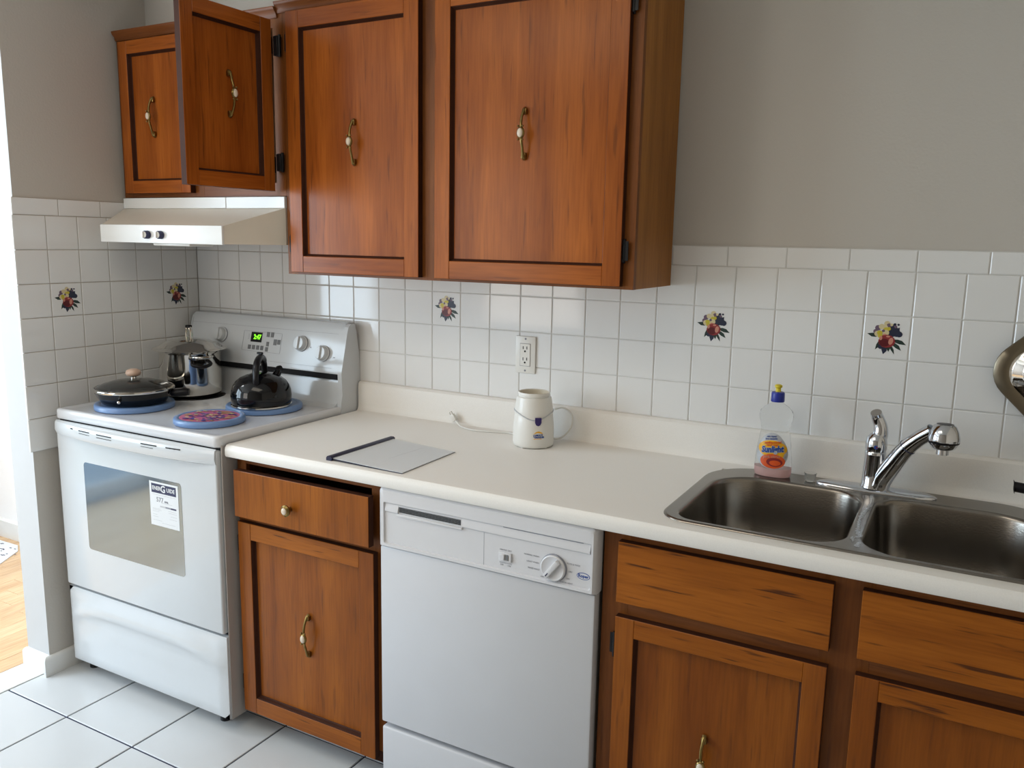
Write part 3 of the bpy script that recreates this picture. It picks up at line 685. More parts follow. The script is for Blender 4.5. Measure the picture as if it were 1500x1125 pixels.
dx, dy = math.cos(math.radians(38)), math.sin(math.radians(38))
hp = [(px + dx * .118, py + dy * .118, pz + .03), (px + dx * .135, py + dy * .135, pz + .030), (px + dx * .16, py + dy * .16, pz + .032), (px + dx * .175, py + dy * .175, pz + .032)]
part('handle', MB().tube(hp, [.012, .014, .015, .011], 12, flat=1.3), 'black', fp)
part('rivet', MB().ell((px + .118 * math.cos(-1.05), py + .118 * math.sin(-1.05), pz + .020), .006, .006, .006), 'steel', fp)

# stock pot
qx, qy, qz = .200, -.222, .9352
pt = thing('stock_pot', 'tall polished steel stock pot with lid at the back left of the stove', 'pot', (qx, qy, qz))
part('pot_body', MB().lathe([(.096, 0), (.103, .003), (.1055, .010), (.106, .05), (.106, .150), (.109, .158), (.112, .160), (.109, .161), (.1035, .155), (.1035, .01), (.001, .006)], (qx, qy, qz), 64), 'steel', pt, ang=50)
plid = part('lid', MB().lathe([(.1265, .1615), (.1275, .163), (.124, .166), (.106, .172), (.094, .182), (.070, .192), (.035, .198), (.001, .199), (.001, .196), (.07, .189), (.092, .178), (.103, .165)], (qx, qy, qz), 64, 0, False, False), 'steel', pt, ang=50)
kp = spline([(qx - .012, qy, qz + .197), (qx - .011, qy, qz + .222), (qx - .004, qy, qz + .240), (qx + .004, qy, qz + .240), (qx + .011, qy, qz + .222), (qx + .012, qy, qz + .197)], 5)
part('lid_knob', MB().tube(kp, .0048, 10, flat=1.6).rbox(qx - .009, qx + .009, qy - .009, qy + .009, qz + .236, qz + .247, .003, 2, 1), ['steel', 'black'], plid)
for a in (-22, 158):
    a = math.radians(a); c, s_ = math.cos(a), math.sin(a)
    def P_(r_, w_, z_): r_ += .004; return (qx + c * r_ - s_ * w_, qy + s_ * r_ + c * w_, qz + z_)
    hp = spline([P_(.099, .034, .140), P_(.122, .036, .146), P_(.148, .020, .147), P_(.152, 0, .147), P_(.148, -.020, .147), P_(.122, -.036, .146), P_(.099, -.034, .140)], 5)
    part('handle', MB().tube(hp, .0055, 10), 'steel', pt)
    hp = spline([P_(.100, .028, .128), P_(.118, .030, .118), P_(.132, 0, .112), P_(.118, -.030, .118), P_(.100, -.028, .128)], 5)
    part('handle_guard', MB().tube(hp, .0065, 10), 'black', pt)

# kettle
kx, ky, kz = .606, -.280, .9457
kt = thing('kettle', 'domed black enamel kettle on the back right burner of the stove', 'kettle', (kx, ky, kz))
part('base_ring', MB().lathe([(.094, 0), (.0985, .002), (.0985, .006), (.094, .008)], (kx, ky, kz), 56), 'steel', kt)
part('kettle_body', MB().lathe([(.094, .0075), (.0975, .012), (.0985, .035), (.0965, .052), (.091, .068), (.081, .082), (.067, .093), (.050, .1005), (.036, .1035), (.034, .106), (.02, .108), (.001, .109)], (kx, ky, kz), 64), 'enamelblack', kt, ang=50)
ha = math.radians(-44 - 12); c, s_ = math.cos(ha), math.sin(ha)
def K(r_, z_, w_=0): return (kx + c * r_ - s_ * w_, ky + s_ * r_ + c * w_, kz + z_)
hp = spline([K(.074, .082), K(.080, .100), K(.070, .130), K(.045, .152), K(.005, .160), K(-.035, .150), K(-.060, .125), K(-.066, .080)], 5)
part('handle', MB().tube(hp, [.0105] * 8 + [.0125] * (len(hp) - 16) + [.0105] * 8, 12, flat=.8), 'black', kt)
part('thumb_lever', MB().rbox(*[v for v in (kx + c * .0 - .012, kx + c * .0 + .012, ky - .005, ky + .005, kz + .170, kz + .177)], .002, 1).rbox(kx - .005, kx + .005, ky - .004, ky + .004, kz + .158, kz + .172, .0015, 1), 'black', kt)
sp = math.radians(84); c2, s2 = math.cos(sp), math.sin(sp)
hp = [(kx + c2 * r_, ky + s2 * r_, kz + z_) for r_, z_ in ((.055, .08), (.066, .094), (.074, .106))]
part('spout', MB().tube(hp, [.016, .014, .012], 14), 'enamelblack', kt)
hp = [(kx + c2 * r_, ky + s2 * r_, kz + z_) for r_, z_ in ((.064, .108), (.074, .112), (.084, .113))]
part('spout_cap', MB().tube(hp, [.008, .012, .011], 10), 'black', kt)

# ------------------------------------------------------------------ base cabinet beside the stove
CF = -.575; TOPZ = .8675
bc = thing('base_cabinet', 'worn wooden base cabinet between stove and dishwasher, drawer slightly open', 'cabinet', (.803, 0, 0))
part('body', carcass(.803, 1.340, CF + .018, -.02, .095, TOPZ, top=False), 'side', bc, smooth=False)
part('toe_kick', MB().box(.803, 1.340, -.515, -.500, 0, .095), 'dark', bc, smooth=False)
stiles(bc, ((.803, .838), (1.300, 1.340)), CF, CF + .018, .085, TOPZ)
part('rail', MB().box(.838, 1.300, CF + .0005, CF + .018, .845, TOPZ), 'oak_h', bc, smooth=False)
part('rail', MB().box(.838, 1.300, CF + .0005, CF + .018, .668, .700), 'oak_h', bc, smooth=False)
part('rail', MB().box(.838, 1.300, CF + .0005, CF + .018, .085, .105), 'oak_h', bc, smooth=False)
make_door(bc, .816, CF - .0205, .067, .502, .604, 'low_v', 'low_h', hinge='l', hz=(.14, .88), sw=.050, t=.020, hy=.5, hx=.51)
dw_ = part('drawer', bev_slab(.828, 1.319, -.616, -.594, .695, .834), ['low_v', 'dark'], bc)
part('drawer_box', MB().box(.845, .857, -.594, -.20, .71, .80).box(1.285, 1.297, -.594, -.20, .71, .80).box(.857, 1.285, -.594, -.20, .71, .72), 'inside', dw_, smooth=False)
part('knob', MB().lathe([(.007, 0), (.006, .010), (.0155, .016), (.0165, .021), (.012, .025)], (1.046, -.616, .754), 22, 0, ax='y').ell((1.046, -.6415, .754), .009, .004, .010, 1), ['brass', 'porcelain'], dw_, label='round brass knob with cream centre')

# ------------------------------------------------------------------ dishwasher
DX0, DX1, DF = 1.350, 1.962, -.606
dwr = thing('dishwasher', 'white built-in dishwasher with a round dial, under the counter', 'dishwasher', (1.656, -.3, 0))
part('body', MB().box(DX0 + .006, DX1 - .006, -.575, -.03, .02, .862), 'stoveside', dwr, smooth=False)
part('door_panel', MB().rbox(DX0, DX1, DF, -.574, .203, .7065, .005, 2), 'dw', dwr)
part('toe_panel', MB().rbox(DX0, DX1, -.604, -.574, .030, .188, .006, 3), 'dw', dwr)
cp = MB()
rx0, rx1, rz0, rz1 = 1.366, 1.951, .7175, .830; fy = DF - .006
o_ = roundrect(DX0 - .002, DX1 + .002, .7065, .8665, (.010, .010, .003, .003), 4); i_ = roundrect(rx0, rx1, rz0, rz1, (.003, .003, .006, .006), 4)
def ringy(pts, y): return [(a, y, c) for a, c in pts]
o2 = roundrect(DX0 + .002, DX1 - .002, .7085, .866, (.010, .010, .003, .003), 4)
o3 = roundrect(DX0 + .006, DX1 - .006, .7105, .860, (.010, .010, .003, .003), 4)
i2 = roundrect(rx0 + .002, rx1 - .002, rz0 + .002, rz1 - .003, (.003, .003, .006, .006), 4)
cp.loft([ringy(o_, -.574), ringy(o_, fy + .012), ringy(o2, fy + .004), ringy(o3, fy), ringy(i_, fy), ringy(i2, fy + .005)], 0, True, True)
part('control_frame', cp, 'dwp', dwr, ang=30)
# sloped grip channel along the top of the recess
gy = fy + .005
part('grip_channel', MB().prism_x([(gy + .001, .802), (gy - .0042, .806), (gy - .0045, .809), (gy + .0005, .8265), (gy + .001, .829)], 1.604, 1.948), 'dwp', dwr, ang=30)
part('grip_channel', MB().prism_x([(gy + .001, .802), (gy - .0042, .806), (gy - .0045, .809), (gy + .0005, .8265), (gy + .001, .829)], 1.37, 1.411), 'dwp', dwr, ang=30)
part('channel_line', MB().box(1.72, 1.93, gy - .0006, gy, .8255, .8275), 'grey_ink', dwr, smooth=False)
v = MB().box(1.413, 1.600, gy - .0003, gy + .002, .8075, .8215, 0)
for k in range(4): v.box(1.413, 1.600, gy - .0022, gy, .8085 + k * .0036, .8095 + k * .0036, 1)
part('vent_grille', v, ['black', 'mesh_btn'], dwr, smooth=False)
part('vent_lip', MB().rbox(1.408, 1.606, gy - .005, gy + .001, .7975, .8035, .001, 1), 'dwp', dwr)
part('panel_seam', MB().box(1.6665, 1.6675, gy - .0002, gy + .001, .7195, .802), 'grey_ink', dwr, smooth=False)
dl = MB().lathe([(.0335, 0), (.0335, .002), (.0318, .0035)], (1.857, gy - .0002, .753), 36, 1, ax='y'); dl.lathe([(.0312, .0030), (.0312, .0075), (.0285, .0095), (.027, .0085)], (1.857, gy, .753), 36, 0, ax='y')
s0 = len(dl.v); dl.rbox(-.0065, .0065, -.0185, -.007, -.026, .026, .0025, 2, 0); dl.box(-.0012, .0012, -.0190, -.0180, -.022, -.012, 2); dl.xf(Matrix.Translation((1.857, gy, .753)) @ Matrix.Rotation(math.radians(38), 4, 'Y'), s0)
part('dial', dl, ['dwp', 'grey_ink', 'ink'], dwr)
sw_ = MB().rbox(1.711, 1.745, gy - .005, gy, .7415, .764, .001, 1, 0).rbox(1.716, 1.728, gy - .009, gy - .004, .7455, .760, .001, 1, 0).rbox(1.729, 1.7385, gy - .0065, gy - .004, .7455, .760, .001, 1, 1)
part('rocker_switch', sw_, ['dwp', 'mesh_btn'], dwr)
pm = MB()
def ptx(t_, x_, z_, s_=.0055, al='CENTER', b_=.0): text_mb(pm, t_, s_, face_y(x_, gy - .0003, z_), 0, align=al, bold=b_, ext=.0001)
ptx('HEATED DRY', 1.728, .769); ptx('OFF', 1.718, .731); ptx('ON', 1.738, .731); pm.box(1.711, 1.745, gy - .0003, gy, .7360, .7368)
ptx('NORMAL WASH', 1.818, .771, al='RIGHT'); ptx('LIGHT WASH', 1.818, .755, al='RIGHT'); ptx('RINSE HOLD', 1.820, .739, al='RIGHT'); ptx('OFF', 1.832, .724, al='RIGHT')
ptx('POTS & PANS', 1.890, .770, al='LEFT'); ptx('DRY', 1.894, .751, al='LEFT'); ptx('ON', 1.889, .733, al='LEFT'); ptx('WATER HEAT', 1.872, .7225, al='LEFT')
part('panel_print', pm, 'grey_ink', dwr, smooth=False, kind='stuff')
lg = MB(); L1 = [(1.932 + .0165 * math.cos(2 * PI * j / 32), .7475 + .0085 * math.sin(2 * PI * j / 32)) for j in range(32)]; L2 = [(1.932 + .0150 * math.cos(2 * PI * j / 32), .7475 + .0070 * math.sin(2 * PI * j / 32)) for j in range(32)]
lg.loft([ringy(L1, gy + .0005), ringy(L1, gy - .0003)], 0); lg.loft([ringy(L2, gy), ringy(L2, gy - .0006)], 1); text_mb(lg, 'Roper', .0105, face_y(1.932, gy - .0008, .7478), 0, bold=.0003, xs=.98)
part('maker_badge', lg, ['d_blue', 'dwp'], dwr, smooth=False, label='small blue oval badge')

# ------------------------------------------------------------------ sink base cabinet
sk = thing('sink_cabinet', 'dark worn wooden sink base cabinet right of the dishwasher', 'cabinet', (1.968, 0, 0))
part('body', carcass(1.968, 3.10, CF + .018, -.02, .095, TOPZ, top=False), 'side', sk, smooth=False)
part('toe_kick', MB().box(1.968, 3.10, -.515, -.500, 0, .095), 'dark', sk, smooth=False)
stiles(sk, ((1.968, 2.030), (2.445, 2.540), (2.955, 3.10)), CF, CF + .018, .085, TOPZ)
for za, zb in ((.838, TOPZ), (.655, .712), (.085, .105)):
    rails(sk, ((2.030, 2.445), (2.540, 2.955)), CF + .0005, CF + .018, za, zb)
part('false_drawer_front', bev_slab(2.009, 2.465, -.596, CF - .0005, .700, .843), ['low_h', 'dark'], sk, label='false drawer front with dark grain streaks')
part('false_drawer_front', bev_slab(2.518, 2.974, -.596, CF - .0005, .700, .843), ['low_h', 'dark'], sk)
make_door(sk, 2.009, CF - .0205, .067, .456, .598, 'low_v', 'low_h', hinge='l', hz=(.12, .88), sw=.045, t=.020, hy=.5, hx=.475)
make_door(sk, 2.518, CF - .0205, .067, .456, .598, 'low_v', 'low_h', hinge='r', hz=(.12, .88), sw=.045, t=.020, hy=.5, hx=.525)

# ------------------------------------------------------------------ countertop with coved splash
ZC, YF = .906, -.621
front = [(YF + .012, .869), (YF + .003, .8705), (YF, .876), (YF, .891), (YF + .002, .899), (YF + .008, .905), (YF + .018, .9062), (YF + .030, .906)]
splash = [(-.032, .906), (-.026, .9085), (-.021, .916), (-.019, .930), (-.019, .990), (-.0175, 1.001), (-.012, 1.0075), (-.0005, 1.009), (-.0005, .870)]
full = front + splash
c = MB()
c.prism_x(full, .803, 2.105)
c.prism_x(front + [(-.555, .906), (-.555, .869)], 2.105, 2.862)
c.prism_x([(-.085, .870), (-.085, .906)] + splash, 2.105, 2.862)
c.prism_x(full, 2.862, 3.30)
solid('countertop', c, 'counter', 'long off-white laminate countertop with coved backsplash lip', 'countertop', (.803, -.001, .87), ang=32)

# ------------------------------------------------------------------ sink
snk = thing('kitchen_sink', 'double bowl stainless steel sink set into the countertop', 'sink', (2.484, -.31, .9))
Z = .9105; RIM = (.145, .145, .07, .07)
def rl(ins, z): return [(a, b, z) for a, b in roundrect(2.084 + ins, 2.884 - ins, -.575 + ins, -.045 - ins, tuple(max(.01, r - ins) for r in RIM), 10)]
B1 = (2.118, 2.470, -.556, -.141, (.120, .085, .080, .050)); B2 = (2.498, 2.850, -.556, -.141, (.085, .120, .050, .080))
def bl(B, ins, z): return [(a, b, z) for a, b in roundrect(B[0] + ins, B[1] - ins, B[2] + ins, B[3] - ins, tuple(max(.008, r - ins) for r in B[4]), 10)]
b = bmesh.new()
def addloop(pts):
    vv = [b.verts.new(q_) for q_ in pts]; return [b.edges.new((vv[i], vv[(i + 1) % len(vv)])) for i in range(len(vv))]
ee = addloop(rl(.006, Z)) + addloop(bl(B1, -.004, Z)) + addloop(bl(B2, -.004, Z))
bmesh.ops.triangle_fill(b, use_beauty=True, use_dissolve=False, edges=ee)
rimmb = MB().bm(b); rimmb.loft([rl(.006, Z), rl(.003, Z - .0005), rl(.001, Z - .002), rl(0, .9062)], 0, False, False)
part('rim', rimmb, 'brushed', snk, ang=50)
for B in (B1, B2):
    mb = MB(); mb.loft([bl(B, -.004, Z), bl(B, -.001, Z - .001), bl(B, .002, Z - .005), bl(B, .004, Z - .012), bl(B, .012, Z - .10), bl(B, .020, Z - .145), bl(B, .030, Z - .16), bl(B, .055, Z - .168)], 0, False, True)
    bw = part('bowl', mb, 'brushed', snk, ang=60)
    cx, cy = (B[0] + B[1]) / 2, (B[2] + B[3]) / 2
    part('drain', MB().lathe([(.045, .001), (.043, .003), (.036, .0025), (.034, -.0), (.001, -.0)], (cx, cy, Z - .168), 32, 0), 'chrome', bw)

# faucet
fx_, fy_ = 2.487, -.100
fc = thing('faucet', 'chrome single-lever kitchen faucet between the sink bowls', 'faucet', (fx_, fy_, Z))
pl = []
for ins, z in ((0, 0), (0, .003), (.004, .007), (.010, .0095), (.018, .0105)):
    l = []
    for j in range(64):
        a = 2 * PI * j / 64; ca, sa = math.cos(a), math.sin(a)
        l.append((fx_ - .002 + (.138 - ins * 1.6) * math.copysign(abs(ca) ** .9, ca), fy_ + (.030 - ins) * math.copysign(abs(sa) ** .85, sa), Z + z))
    pl.append(l)
part('base_plate', MB().loft(pl), 'chrome', fc, ang=50)
part('faucet_body', MB().lathe([(.029, .009), (.0285, .014), (.0265, .018), (.0255, .045), (.0240, .085), (.0245, .092), (.0245, .098), (.0225, .101)], (fx_ - .008, fy_, Z), 32), 'chrome', fc, ang=50)
lv = MB(); lv.lathe([(.0235, .102), (.0250, .108), (.0250, .120), (.0225, .133), (.015, .143)], (fx_ - .008, fy_, Z), 32)
hp = spline([(fx_ - .006, fy_ + .002, Z + .125), (fx_ - .001, fy_ + .004, Z + .145), (fx_ - .004, fy_ + .006, Z + .165), (fx_ - .012, fy_ + .004, Z + .184), (fx_ - .015, fy_ - .004, Z + .196)], 5)
lv.tube(hp, [.0205 - .0075 * (i / (len(hp) - 1)) ** .6 for i in range(len(hp))], 16, flat=.9)
lever = part('lever', lv, 'chrome', fc, ang=50)
part('temperature_dot', MB().lathe([(.0048, 0), (.0045, .001)], (fx_ - .0065, fy_ - .0250, Z + .114), 14, 0, ax='y'), 'd_blue', lever)
part('temperature_dot', MB().lathe([(.0024, 0), (.0022, .0015)], (fx_ - .0045, fy_ - .0253, Z + .114), 14, 0, ax='y'), 'd_red', lever)
hp = spline([(fx_ + .004, fy_ - .004, Z + .012), (fx_ + .012, fy_ - .007, Z + .035), (2.520, -.118, Z + .075), (2.545, -.130, 1.030), (2.572, -.144, 1.062), (2.600, -.158, 1.087)], 6)
n = len(hp); rads = [.0265 - .0085 * min(1, (i / (n - 1)) * 1.25) for i in range(n)]
part('spout', MB().tube(hp, rads, 24, flat=.95), 'chrome', fc, ang=50)
k_ = hp[int(n * .62)]; k2 = hp[int(n * .62) + 1]
part('spout_ring', MB().tube([k_, k_ * .8 + k2 * .2], rads[int(n * .62)] + .0008, 24, flat=.95), 'ink', fc)
hc = (2.624, -.170, 1.080)
part('spray_head', MB().lathe([(.012, .029), (.018, .0285), (.024, .024), (.030, .012), (.0335, -.002), (.0340, -.010), (.0325, -.0145), (.027, -.025), (.021, -.029)], hc, 32, [1, 0, 0, 0, 0, 1, 0, 0], ), ['chrome', 'black'], fc, ang=30)
part('nozzle', MB().lathe([(.0135, -.0285), (.0135, -.042), (.0115, -.043), (.001, -.042)], hc, 24), 'chrome', fc, ang=50)

# faucet's reflection on the divider, shaped as a bright metallic streak
wt = MB(); rnd = random.Random(9); wx = 2.485
for k in range(30):
    t = k / 29; yy = -.150 - .385 * t; wx = 2.484 + .0045 * math.sin(t * 9) + (.012 * max(0, t - .7) / .3) * math.sin(t * 40)
    wt.ell((wx, yy, Z + .0004), rnd.uniform(.0025, .006), rnd.uniform(.008, .013), rnd.uniform(.0010, .0022), 0, 12, 6)
solid('faucet_glint', wt, 'glint', 'faucet reflection shaped as a bright streak on the steel divider between the sink bowls', 'glint', (2.484, -.33, Z), ang=80)['kind'] = 'stuff'

# ------------------------------------------------------------------ dish soap bottle
bx_, by_, bz_ = 2.237, -.096, Z + .0003
bo = thing('soap_bottle', 'clear dish soap bottle with blue and yellow cap, little pink soap left', 'bottle', (bx_, by_, bz_))
PRF = [(.043, 0), (.0455, .003), (.047, .012), (.047, .024), (.0455, .05), (.0415, .085), (.037, .112), (.0355, .125), (.0375, .137), (.0415, .150), (.0425, .160), (.040, .172), (.030, .183), (.017, .191), (.0135, .194), (.0135, .199)]
def bloop(w, z, k=0.0):
    d = w * (.62 if w > .02 else 1.0) - k; return [(bx_ + (w - k) * math.copysign(abs(math.cos(a)) ** .9, math.cos(a)), by_ + d * math.copysign(abs(math.sin(a)) ** .9, math.sin(a)), bz_ + z) for a in [2 * PI * j / 40 for j in range(40)]]
part('bottle_shell', MB().loft([bloop(w, z) for w, z in PRF]), 'clear', bo, ang=50)
part('soap', MB().loft([bloop(w, z, .0015) for w, z in [(.043, .0012), (.0455, .004), (.047, .012), (.047, .0235)]]), 'liquid', bo, ang=50, label='pink soap in the bottom')
part('cap', MB().lathe([(.0165, .196), (.017, .198), (.0165, .218), (.015, .221), (.008, .222)], (bx_, by_, bz_), 28), 'bluecap', bo)
nzl = MB().lathe([(.0075, .221), (.0065, .226), (.0065, .231), (.0095, .234), (.0095, .238), (.006, .2405)], (bx_, by_, bz_), 20)
part('cap_nozzle', nzl, 'yellow', bo)
lab = MB()
def lproj(u, w, off):   # u,w on the label -> bottle front surface
    z = w; hw = None
    for (w0, z0), (w1_, z1) in zip(PRF, PRF[1:]):
        if z0 <= z <= z1: hw = w0 + (w1_ - w0) * (z - z0) / max(1e-6, z1 - z0)
    s_ = min(.999, abs(u) / hw); cs_ = s_ ** (1 / .9); sn = math.sqrt(max(0, 1 - cs_ ** 2)) ** .9
    return (bx_ + u, by_ - (hw * .62) * sn - off, bz_ + z)
def lshape(pts, off, mi):
    n_ = len(pts); cxm = sum(a for a, _ in pts) / n_; czm = sum(c_ for _, c_ in pts) / n_
    R_ = 5; vs = []; 
    for k in range(1, R_ + 1): vs += [lproj(cxm + (a - cxm) * k / R_, czm + (c_ - czm) * k / R_, off) for a, c_ in pts]
    vs.append(lproj(cxm, czm, off)); fs = [(j, (j + 1) % n_, len(vs) - 1) for j in range(n_)]
    for k in range(R_ - 1): fs += [(k * n_ + j, k * n_ + (j + 1) % n_, (k + 1) * n_ + (j + 1) % n_, (k + 1) * n_ + j) for j in range(n_)]
    lab.add(vs, fs, mi)
def oval(cx, cz, a, b_, n_=28, egg=0): return [(cx + a * math.cos(2 * PI * j / n_) * (1 - egg * math.sin(2 * PI * j / n_)), cz + b_ * math.sin(2 * PI * j / n_)) for j in range(n_)]
lshape(oval(-.001, .071, .0390, .047, egg=.22), .0004, 0)
lshape(oval(.0, .076, .036, .022), .0007, 1)
lshape(oval(.006, .062, .024, .014), .0009, 5)
lshape(oval(.003, .044, .031, .019), .0010, 2); lshape(oval(.008, .042, .020, .0115), .0012, 4); lshape(oval(.010, .040, .014, .007), .0014, 2)
def ltext(t_, size, cz, mi, off, bold, cx=0, tilt=.12, xs=1):
    m_ = MB(); text_mb(m_, t_, size, Matrix.Identity(4), 0, ext=.00015, bold=bold, xs=xs, shear=.2)
    vs = []
    for x_, y_, z_ in m_.v:
        u = cx + x_ * math.cos(tilt) - y_ * math.sin(tilt); w_ = cz + x_ * math.sin(tilt) + y_ * math.cos(tilt); vs.append(lproj(max(-.042, min(.042, u)), w_, off + z_))
    lab.add(vs, m_.f, mi)
ltext('Sunlight', .0215, .0745, 3, .0022, .0009, xs=.80); ltext('Sunlight', .0215, .0745, 0, .0018, .0018, xs=.80)
ltext('antibacterial', .0085, .0925, 2, .0016, .0002); ltext('hand soap', .0075, .0865, 2, .0016, .0002); ltext('pink citrus', .010, .056, 6, .0020, .0002)
ltext('dish liquid', .006, .108, 3, .0016, .0001, -.004); ltext('lave vaisselle', .006, .102, 3, .0016, .0001, -.004)
part('bottle_label', lab, ['labelgrey', 'd_org', 'orange', 'd_blue', 'd_red', 'd_org', 'd_pink'], bo, smooth=False, label='oval printed soap label with blue lettering')

solid('small_cup', MB().lathe([(.010, 0), (.0125, .002), (.0145, .020), (.0158, .021), (.0145, .0215), (.0132, .020), (.011, .003), (.001, .002)], (2.332, -.098, Z + .0003), 28), 'clear', 'tiny clear plastic cup on the sink rim beside the soap bottle', 'cup', (2.332, -.098, Z + .0003))

# ------------------------------------------------------------------ outlet
ot = thing('wall_outlet', 'white double electrical outlet on the tiled wall above the grinder', 'outlet', (1.453, 0, 1.153))
part('wall_plate', MB().rbox(1.418, 1.488, -.0065, .0005, 1.0955, 1.2115, .003, 2), 'white', ot)
part('receptacle', MB().rbox(1.4355, 1.4705, -.0085, -.006, 1.119, 1.188, .001, 1), 'white', ot)
part('seam', MB().box(1.4345, 1.4715, -.0068, -.0064, 1.118, 1.189), 'grey_ink', ot, smooth=False)
hol = MB()
for zc in (1.137, 1.172):
    for dx_ in (-.0065, .0065): hol.box(1.453 + dx_ - .0012, 1.453 + dx_ + .0012, -.0092, -.0084, zc - .001, zc + .008)
    hol.lathe([(.003, .0084), (.003, .0092)], (1.453, 0, zc - .0075), 12, 0, ax='y')
part('slots', hol, 'black', ot, smooth=False)
for zc in (1.104, 1.203): part('screw', MB().lathe([(.0032, .0064), (.0028, .0078)], (1.453, 0, zc), 12, 0, ax='y'), 'grey_ink', ot)

# ------------------------------------------------------------------ grinder base with cord
gx, gy_, gz = 1.553, -.134, ZC + .0003
gr = thing('grinder_base', 'white motor base of a small blender, jar missing, on the counter', 'blender base', (gx, gy_, gz))
part('housing', MB().lathe([(.056, .003), (.059, .005), (.0605, .014), (.0605, .05), (.0585, .075), (.056, .096), (.0545, .098)], (gx, gy_, gz), 56), 'white', gr, ang=50)
part('collar', MB().lathe([(.0565, .096), (.0568, .100), (.0558, .115), (.0525, .138), (.050, .147), (.0445, .149), (.0435, .137), (.001, .136)], (gx, gy_, gz), 56), 'white', gr, ang=40)
part('locking_ring', MB().lathe([(.0435, .146), (.0465, .150), (.0475, .159), (.0460, .1615), (.0435, .160), (.042, .139), (.001, .138)], (gx, gy_, gz), 48, [0, 0, 0, 0, 1, 1]), ['white', 'cream'], gr, ang=40)
part('swoosh_seam', MB().tube([(gx + (.0568) * math.cos(a), gy_ + .0568 * math.sin(a), gz + .108 - .022 * math.exp(-((a + 1.05) / .8) ** 2)) for a in [math.radians(-190 + k * 6) for k in range(45)]], .0020, 6), 'labelgrey', gr)
for a in (-100, -20, 60, 140): part('foot', MB().lathe([(.006, 0), (.006, .006)], (gx + .05 * math.cos(math.radians(a)), gy_ + .05 * math.sin(math.radians(a)), gz), 10), 'white', gr)
fa = math.radians(-50)
def gface(u, z, r_): a = fa + u / .058; return (gx + r_ * math.cos(a), gy_ + r_ * math.sin(a), gz + z)
bt_ = MB(); o1 = [(-.009, .094), (-.009, .080), (-.006, .073), (0, .070), (.006, .073), (.009, .080), (.009, .094)]
bt_.loft([[gface(u, z, .056) for u, z in o1], [gface(u, z, .0612) for u, z in o1]])
part('button', bt_, 'purple', gr, label='dark purple push button')
bb_ = MB()
def gpoly(pts, r_, mi): bb_.loft([[gface(u, z, .059) for u, z in pts], [gface(u, z, r_) for u, z in pts]], mi)
gpoly([(-.013, .046), (-.006, .0525), (.002, .0545), (.010, .0515), (.015, .046), (.008, .0488), (0, .0505), (-.006, .0492)], .0618, 0)
gpoly([(-.012, .0315), (.010, .0315), (.010, .0330), (-.012, .0330)], .0618, 0)
def gtext(t_, size, u0, z0, mi, bold=0):
    m_ = MB(); text_mb(m_, t_, size, Matrix.Identity(4), 0, ext=.0001, bold=bold)
    bb_.add([gface(u0 + a, z0 + b2, .0616 + c2) for a, b2, c2 in m_.v], m_.f, mi)
gtext('MULTI', .0066, .004, .0430, 1, .0003); gtext('GRINDER', .0066, .004, .0368, 1, .0003); gtext('27', .009, -.0095, .041, 1, .0002)
part('badge', bb_, ['d_org', 'd_blue'], gr, smooth=False, label='small yellow and blue printed badge')
cpts = spline([(gx - .03, -.085, gz + .018), (1.47, -.062, gz + .006), (1.42, -.050, gz + .0032), (1.36, -.068, gz + .0032), (1.31, -.076, gz + .0032), (1.26, -.062, gz + .004), (1.232, -.045, gz + .010), (1.215, -.036, gz + .018)], 6)
cord = part('power_cord', MB().tube(cpts, .0029, 8), 'white', gr, ang=60)
part('plug', MB().rbox(-.009, .009, -.007, .007, -.004, .020, .003, 2).box(-.005, -.0035, -.003, .003, .02, .030).box(.0035, .005, -.003, .003, .02, .030).xf(Matrix.Translation((1.214, -.036, gz + .017)) @ Matrix.Rotation(math.radians(-35), 4, 'Y')), 'white', cord)
cpts = spline([(gx + .03, -.080, gz + .016), (1.600, -.062, gz + .010), (1.622, -.048, gz + .028), (1.632, -.034, gz + .055), (1.625, -.028, gz + .085), (1.600, -.030, gz + .100), (1.575, -.040, gz + .095)], 6)
part('cord_loop', MB().tube(cpts, .0029, 8), 'white', gr, ang=60)

# ------------------------------------------------------------------ report folder
rf = thing('report_folder', 'clear report folder with a dark navy spine bar lying on the counter', 'folder', (1.29, -.45, ZC))
A_, B_, C_, D_ = (1.170, -.590), (1.173, -.318), (1.408, -.334), (1.412, -.594)
def quad(z0, z1, ins=0, curl=0):
    n_ = 12; L_ = []
    for i in range(n_ + 1):
        t = i / n_; a = (A_[0] + (D_[0] - A_[0]) * t, A_[1] + (D_[1] - A_[1]) * t + ins); b2 = (B_[0] + (C_[0] - B_[0]) * t, B_[1] + (C_[1] - B_[1]) * t - ins)
        h_ = curl * math.sin(PI * min(1, t * 1.2)) * (1 - t) + .004 * (1 - t) ** 3
        L_.append([(a[0], a[1], z0 + h_), (b2[0], b2[1], z0 + h_), (b2[0], b2[1], z1 + h_), (a[0], a[1], z1 + h_)])
    return MB().loft(L_)
part('back_cover', quad(ZC + .0004, ZC + .0012, 0, .001), 'navy', rf, ang=60)
part('pages', quad(ZC + .0016, ZC + .0030, .003, .002), 'paper', rf, ang=60)
part('clear_cover', quad(ZC + .0042, ZC + .0045, .001, .003), 'film', rf, ang=60)
part('spine_bar', MB().loft([[(x_ - .010, y_, ZC + .0004), (x_ + .008, y_, ZC + .0004), (x_ + .009, y_, ZC + .009), (x_ + .004, y_, ZC + .0125), (x_ - .006, y_, ZC + .0125), (x_ - .010, y_, ZC + .008)] for x_, y_ in ((1.170, -.594), (1.173, -.314))]), 'navy', rf)
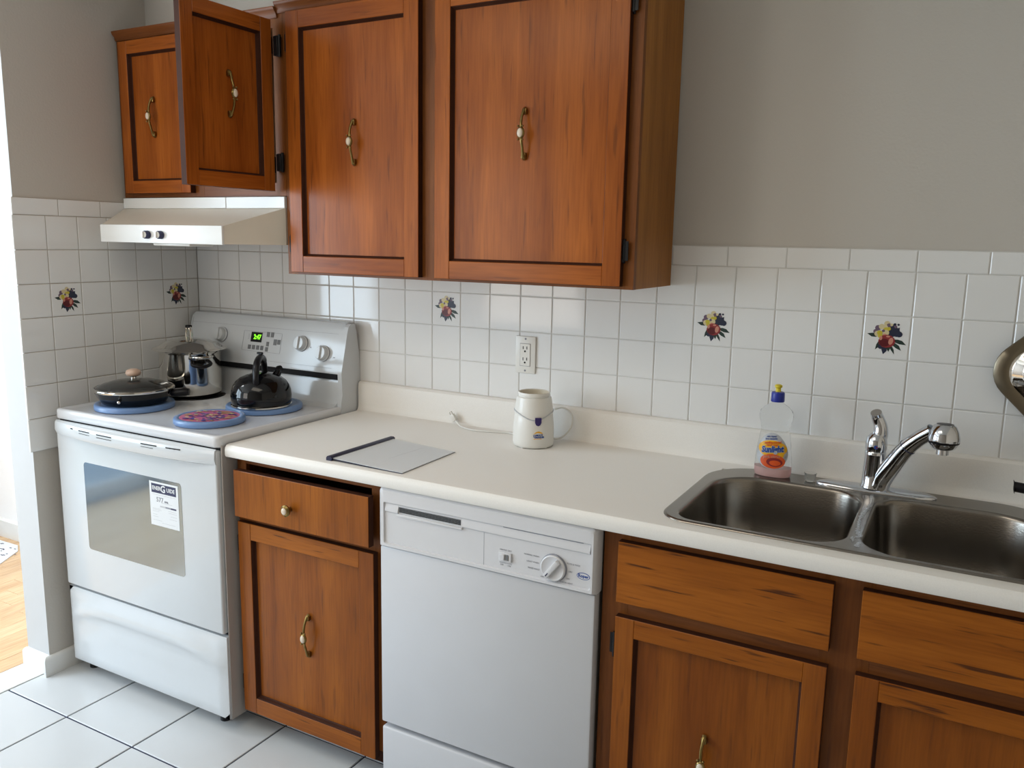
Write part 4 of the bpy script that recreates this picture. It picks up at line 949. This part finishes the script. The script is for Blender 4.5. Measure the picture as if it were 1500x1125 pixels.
part('page_line', MB().add([(1.30, -.50, ZC + .0046), (1.301, -.50, ZC + .0046), (1.312, -.345, ZC + .0046), (1.311, -.345, ZC + .0046)], [(0, 1, 2, 3)]), 'grey_ink', rf, smooth=False)

# ------------------------------------------------------------------ steel tray and saucepan at the right edge
tr = thing('steel_tray', 'stainless steel tray with rounded corners leaning on the tiles at the right', 'tray', (3.02, -.04, .907))
def tl(sz, y, r):
    pts = roundrect(-sz, sz, -sz, sz, (r, r, r, r), 8); ca, sa = math.cos(math.radians(45)), math.sin(math.radians(45))
    return [(3.027 + (a * ca - b2 * sa) * 1.0, y, 1.2235 + (a * sa + b2 * ca) * .985) for a, b2 in pts]
part('tray_rim', MB().loft([tl(.245, -.0235, .075), tl(.247, -.026, .075), tl(.245, -.029, .075), tl(.222, -.030, .06), tl(.214, -.027, .055), tl(.214, -.0235, .055)], 0, False, False), 'traym', tr, ang=50)
part('tray_well', MB().loft([tl(.219, -.0295, .058), tl(.211, -.032, .055), tl(.199, -.046, .05), tl(.188, -.048, .045)], 0, False, True), 'steel', tr, ang=50)
tr.rotation_euler.x = 0
sx_, sy_, sz_ = 3.02, -.235, ZC + .0003
sp_ = thing('saucepan', 'saucepan with a black handle, only its handle end showing at the right', 'saucepan', (sx_, sy_, sz_))
part('pan_body', MB().lathe([(.080, 0), (.088, .003), (.090, .012), (.090, .090), (.092, .092), (.088, .092), (.087, .012), (.001, .006)], (sx_, sy_, sz_), 48), 'steel', sp_, ang=50)
hp = spline([(sx_ - .085, sy_, sz_ + .078), (sx_ - .12, sy_ + .006, sz_ + .082), (sx_ - .19, sy_ + .018, sz_ + .086), (sx_ - .244, sy_ + .026, sz_ + .088), (sx_ - .252, sy_ + .027, sz_ + .088)], 5)
part('handle', MB().tube(hp, [.008] * 4 + [.0115] * (len(hp) - 7) + [.0155, .0145, .008], 14, flat=.9), 'black', sp_)

# ------------------------------------------------------------------ patterned mat on the floor of the next room
fm_ = thing('floor_mat', 'white mat with dark marks on the wooden floor of the next room', 'mat', (-1.27, -.16, .001))
ma = [(-1.55, -.06), (-1.27, -.055), (-1.20, -.098), (-1.105, -.245), (-1.40, -.36)]
part('mat_sheet', MB().prism_z(ma, .001, .005), 'paper', fm_)
mm = MB(); rnd = random.Random(3)
for k in range(26):
    x_, y_ = rnd.uniform(-1.42, -1.17), rnd.uniform(-.24, -.08); 
    if x_ > -1.2 and y_ > -.13: continue
    mm.box(x_, x_ + rnd.uniform(.008, .02), y_, y_ + .006, .005, .0054)
part('mat_marks', mm, 'ink', fm_, smooth=False)
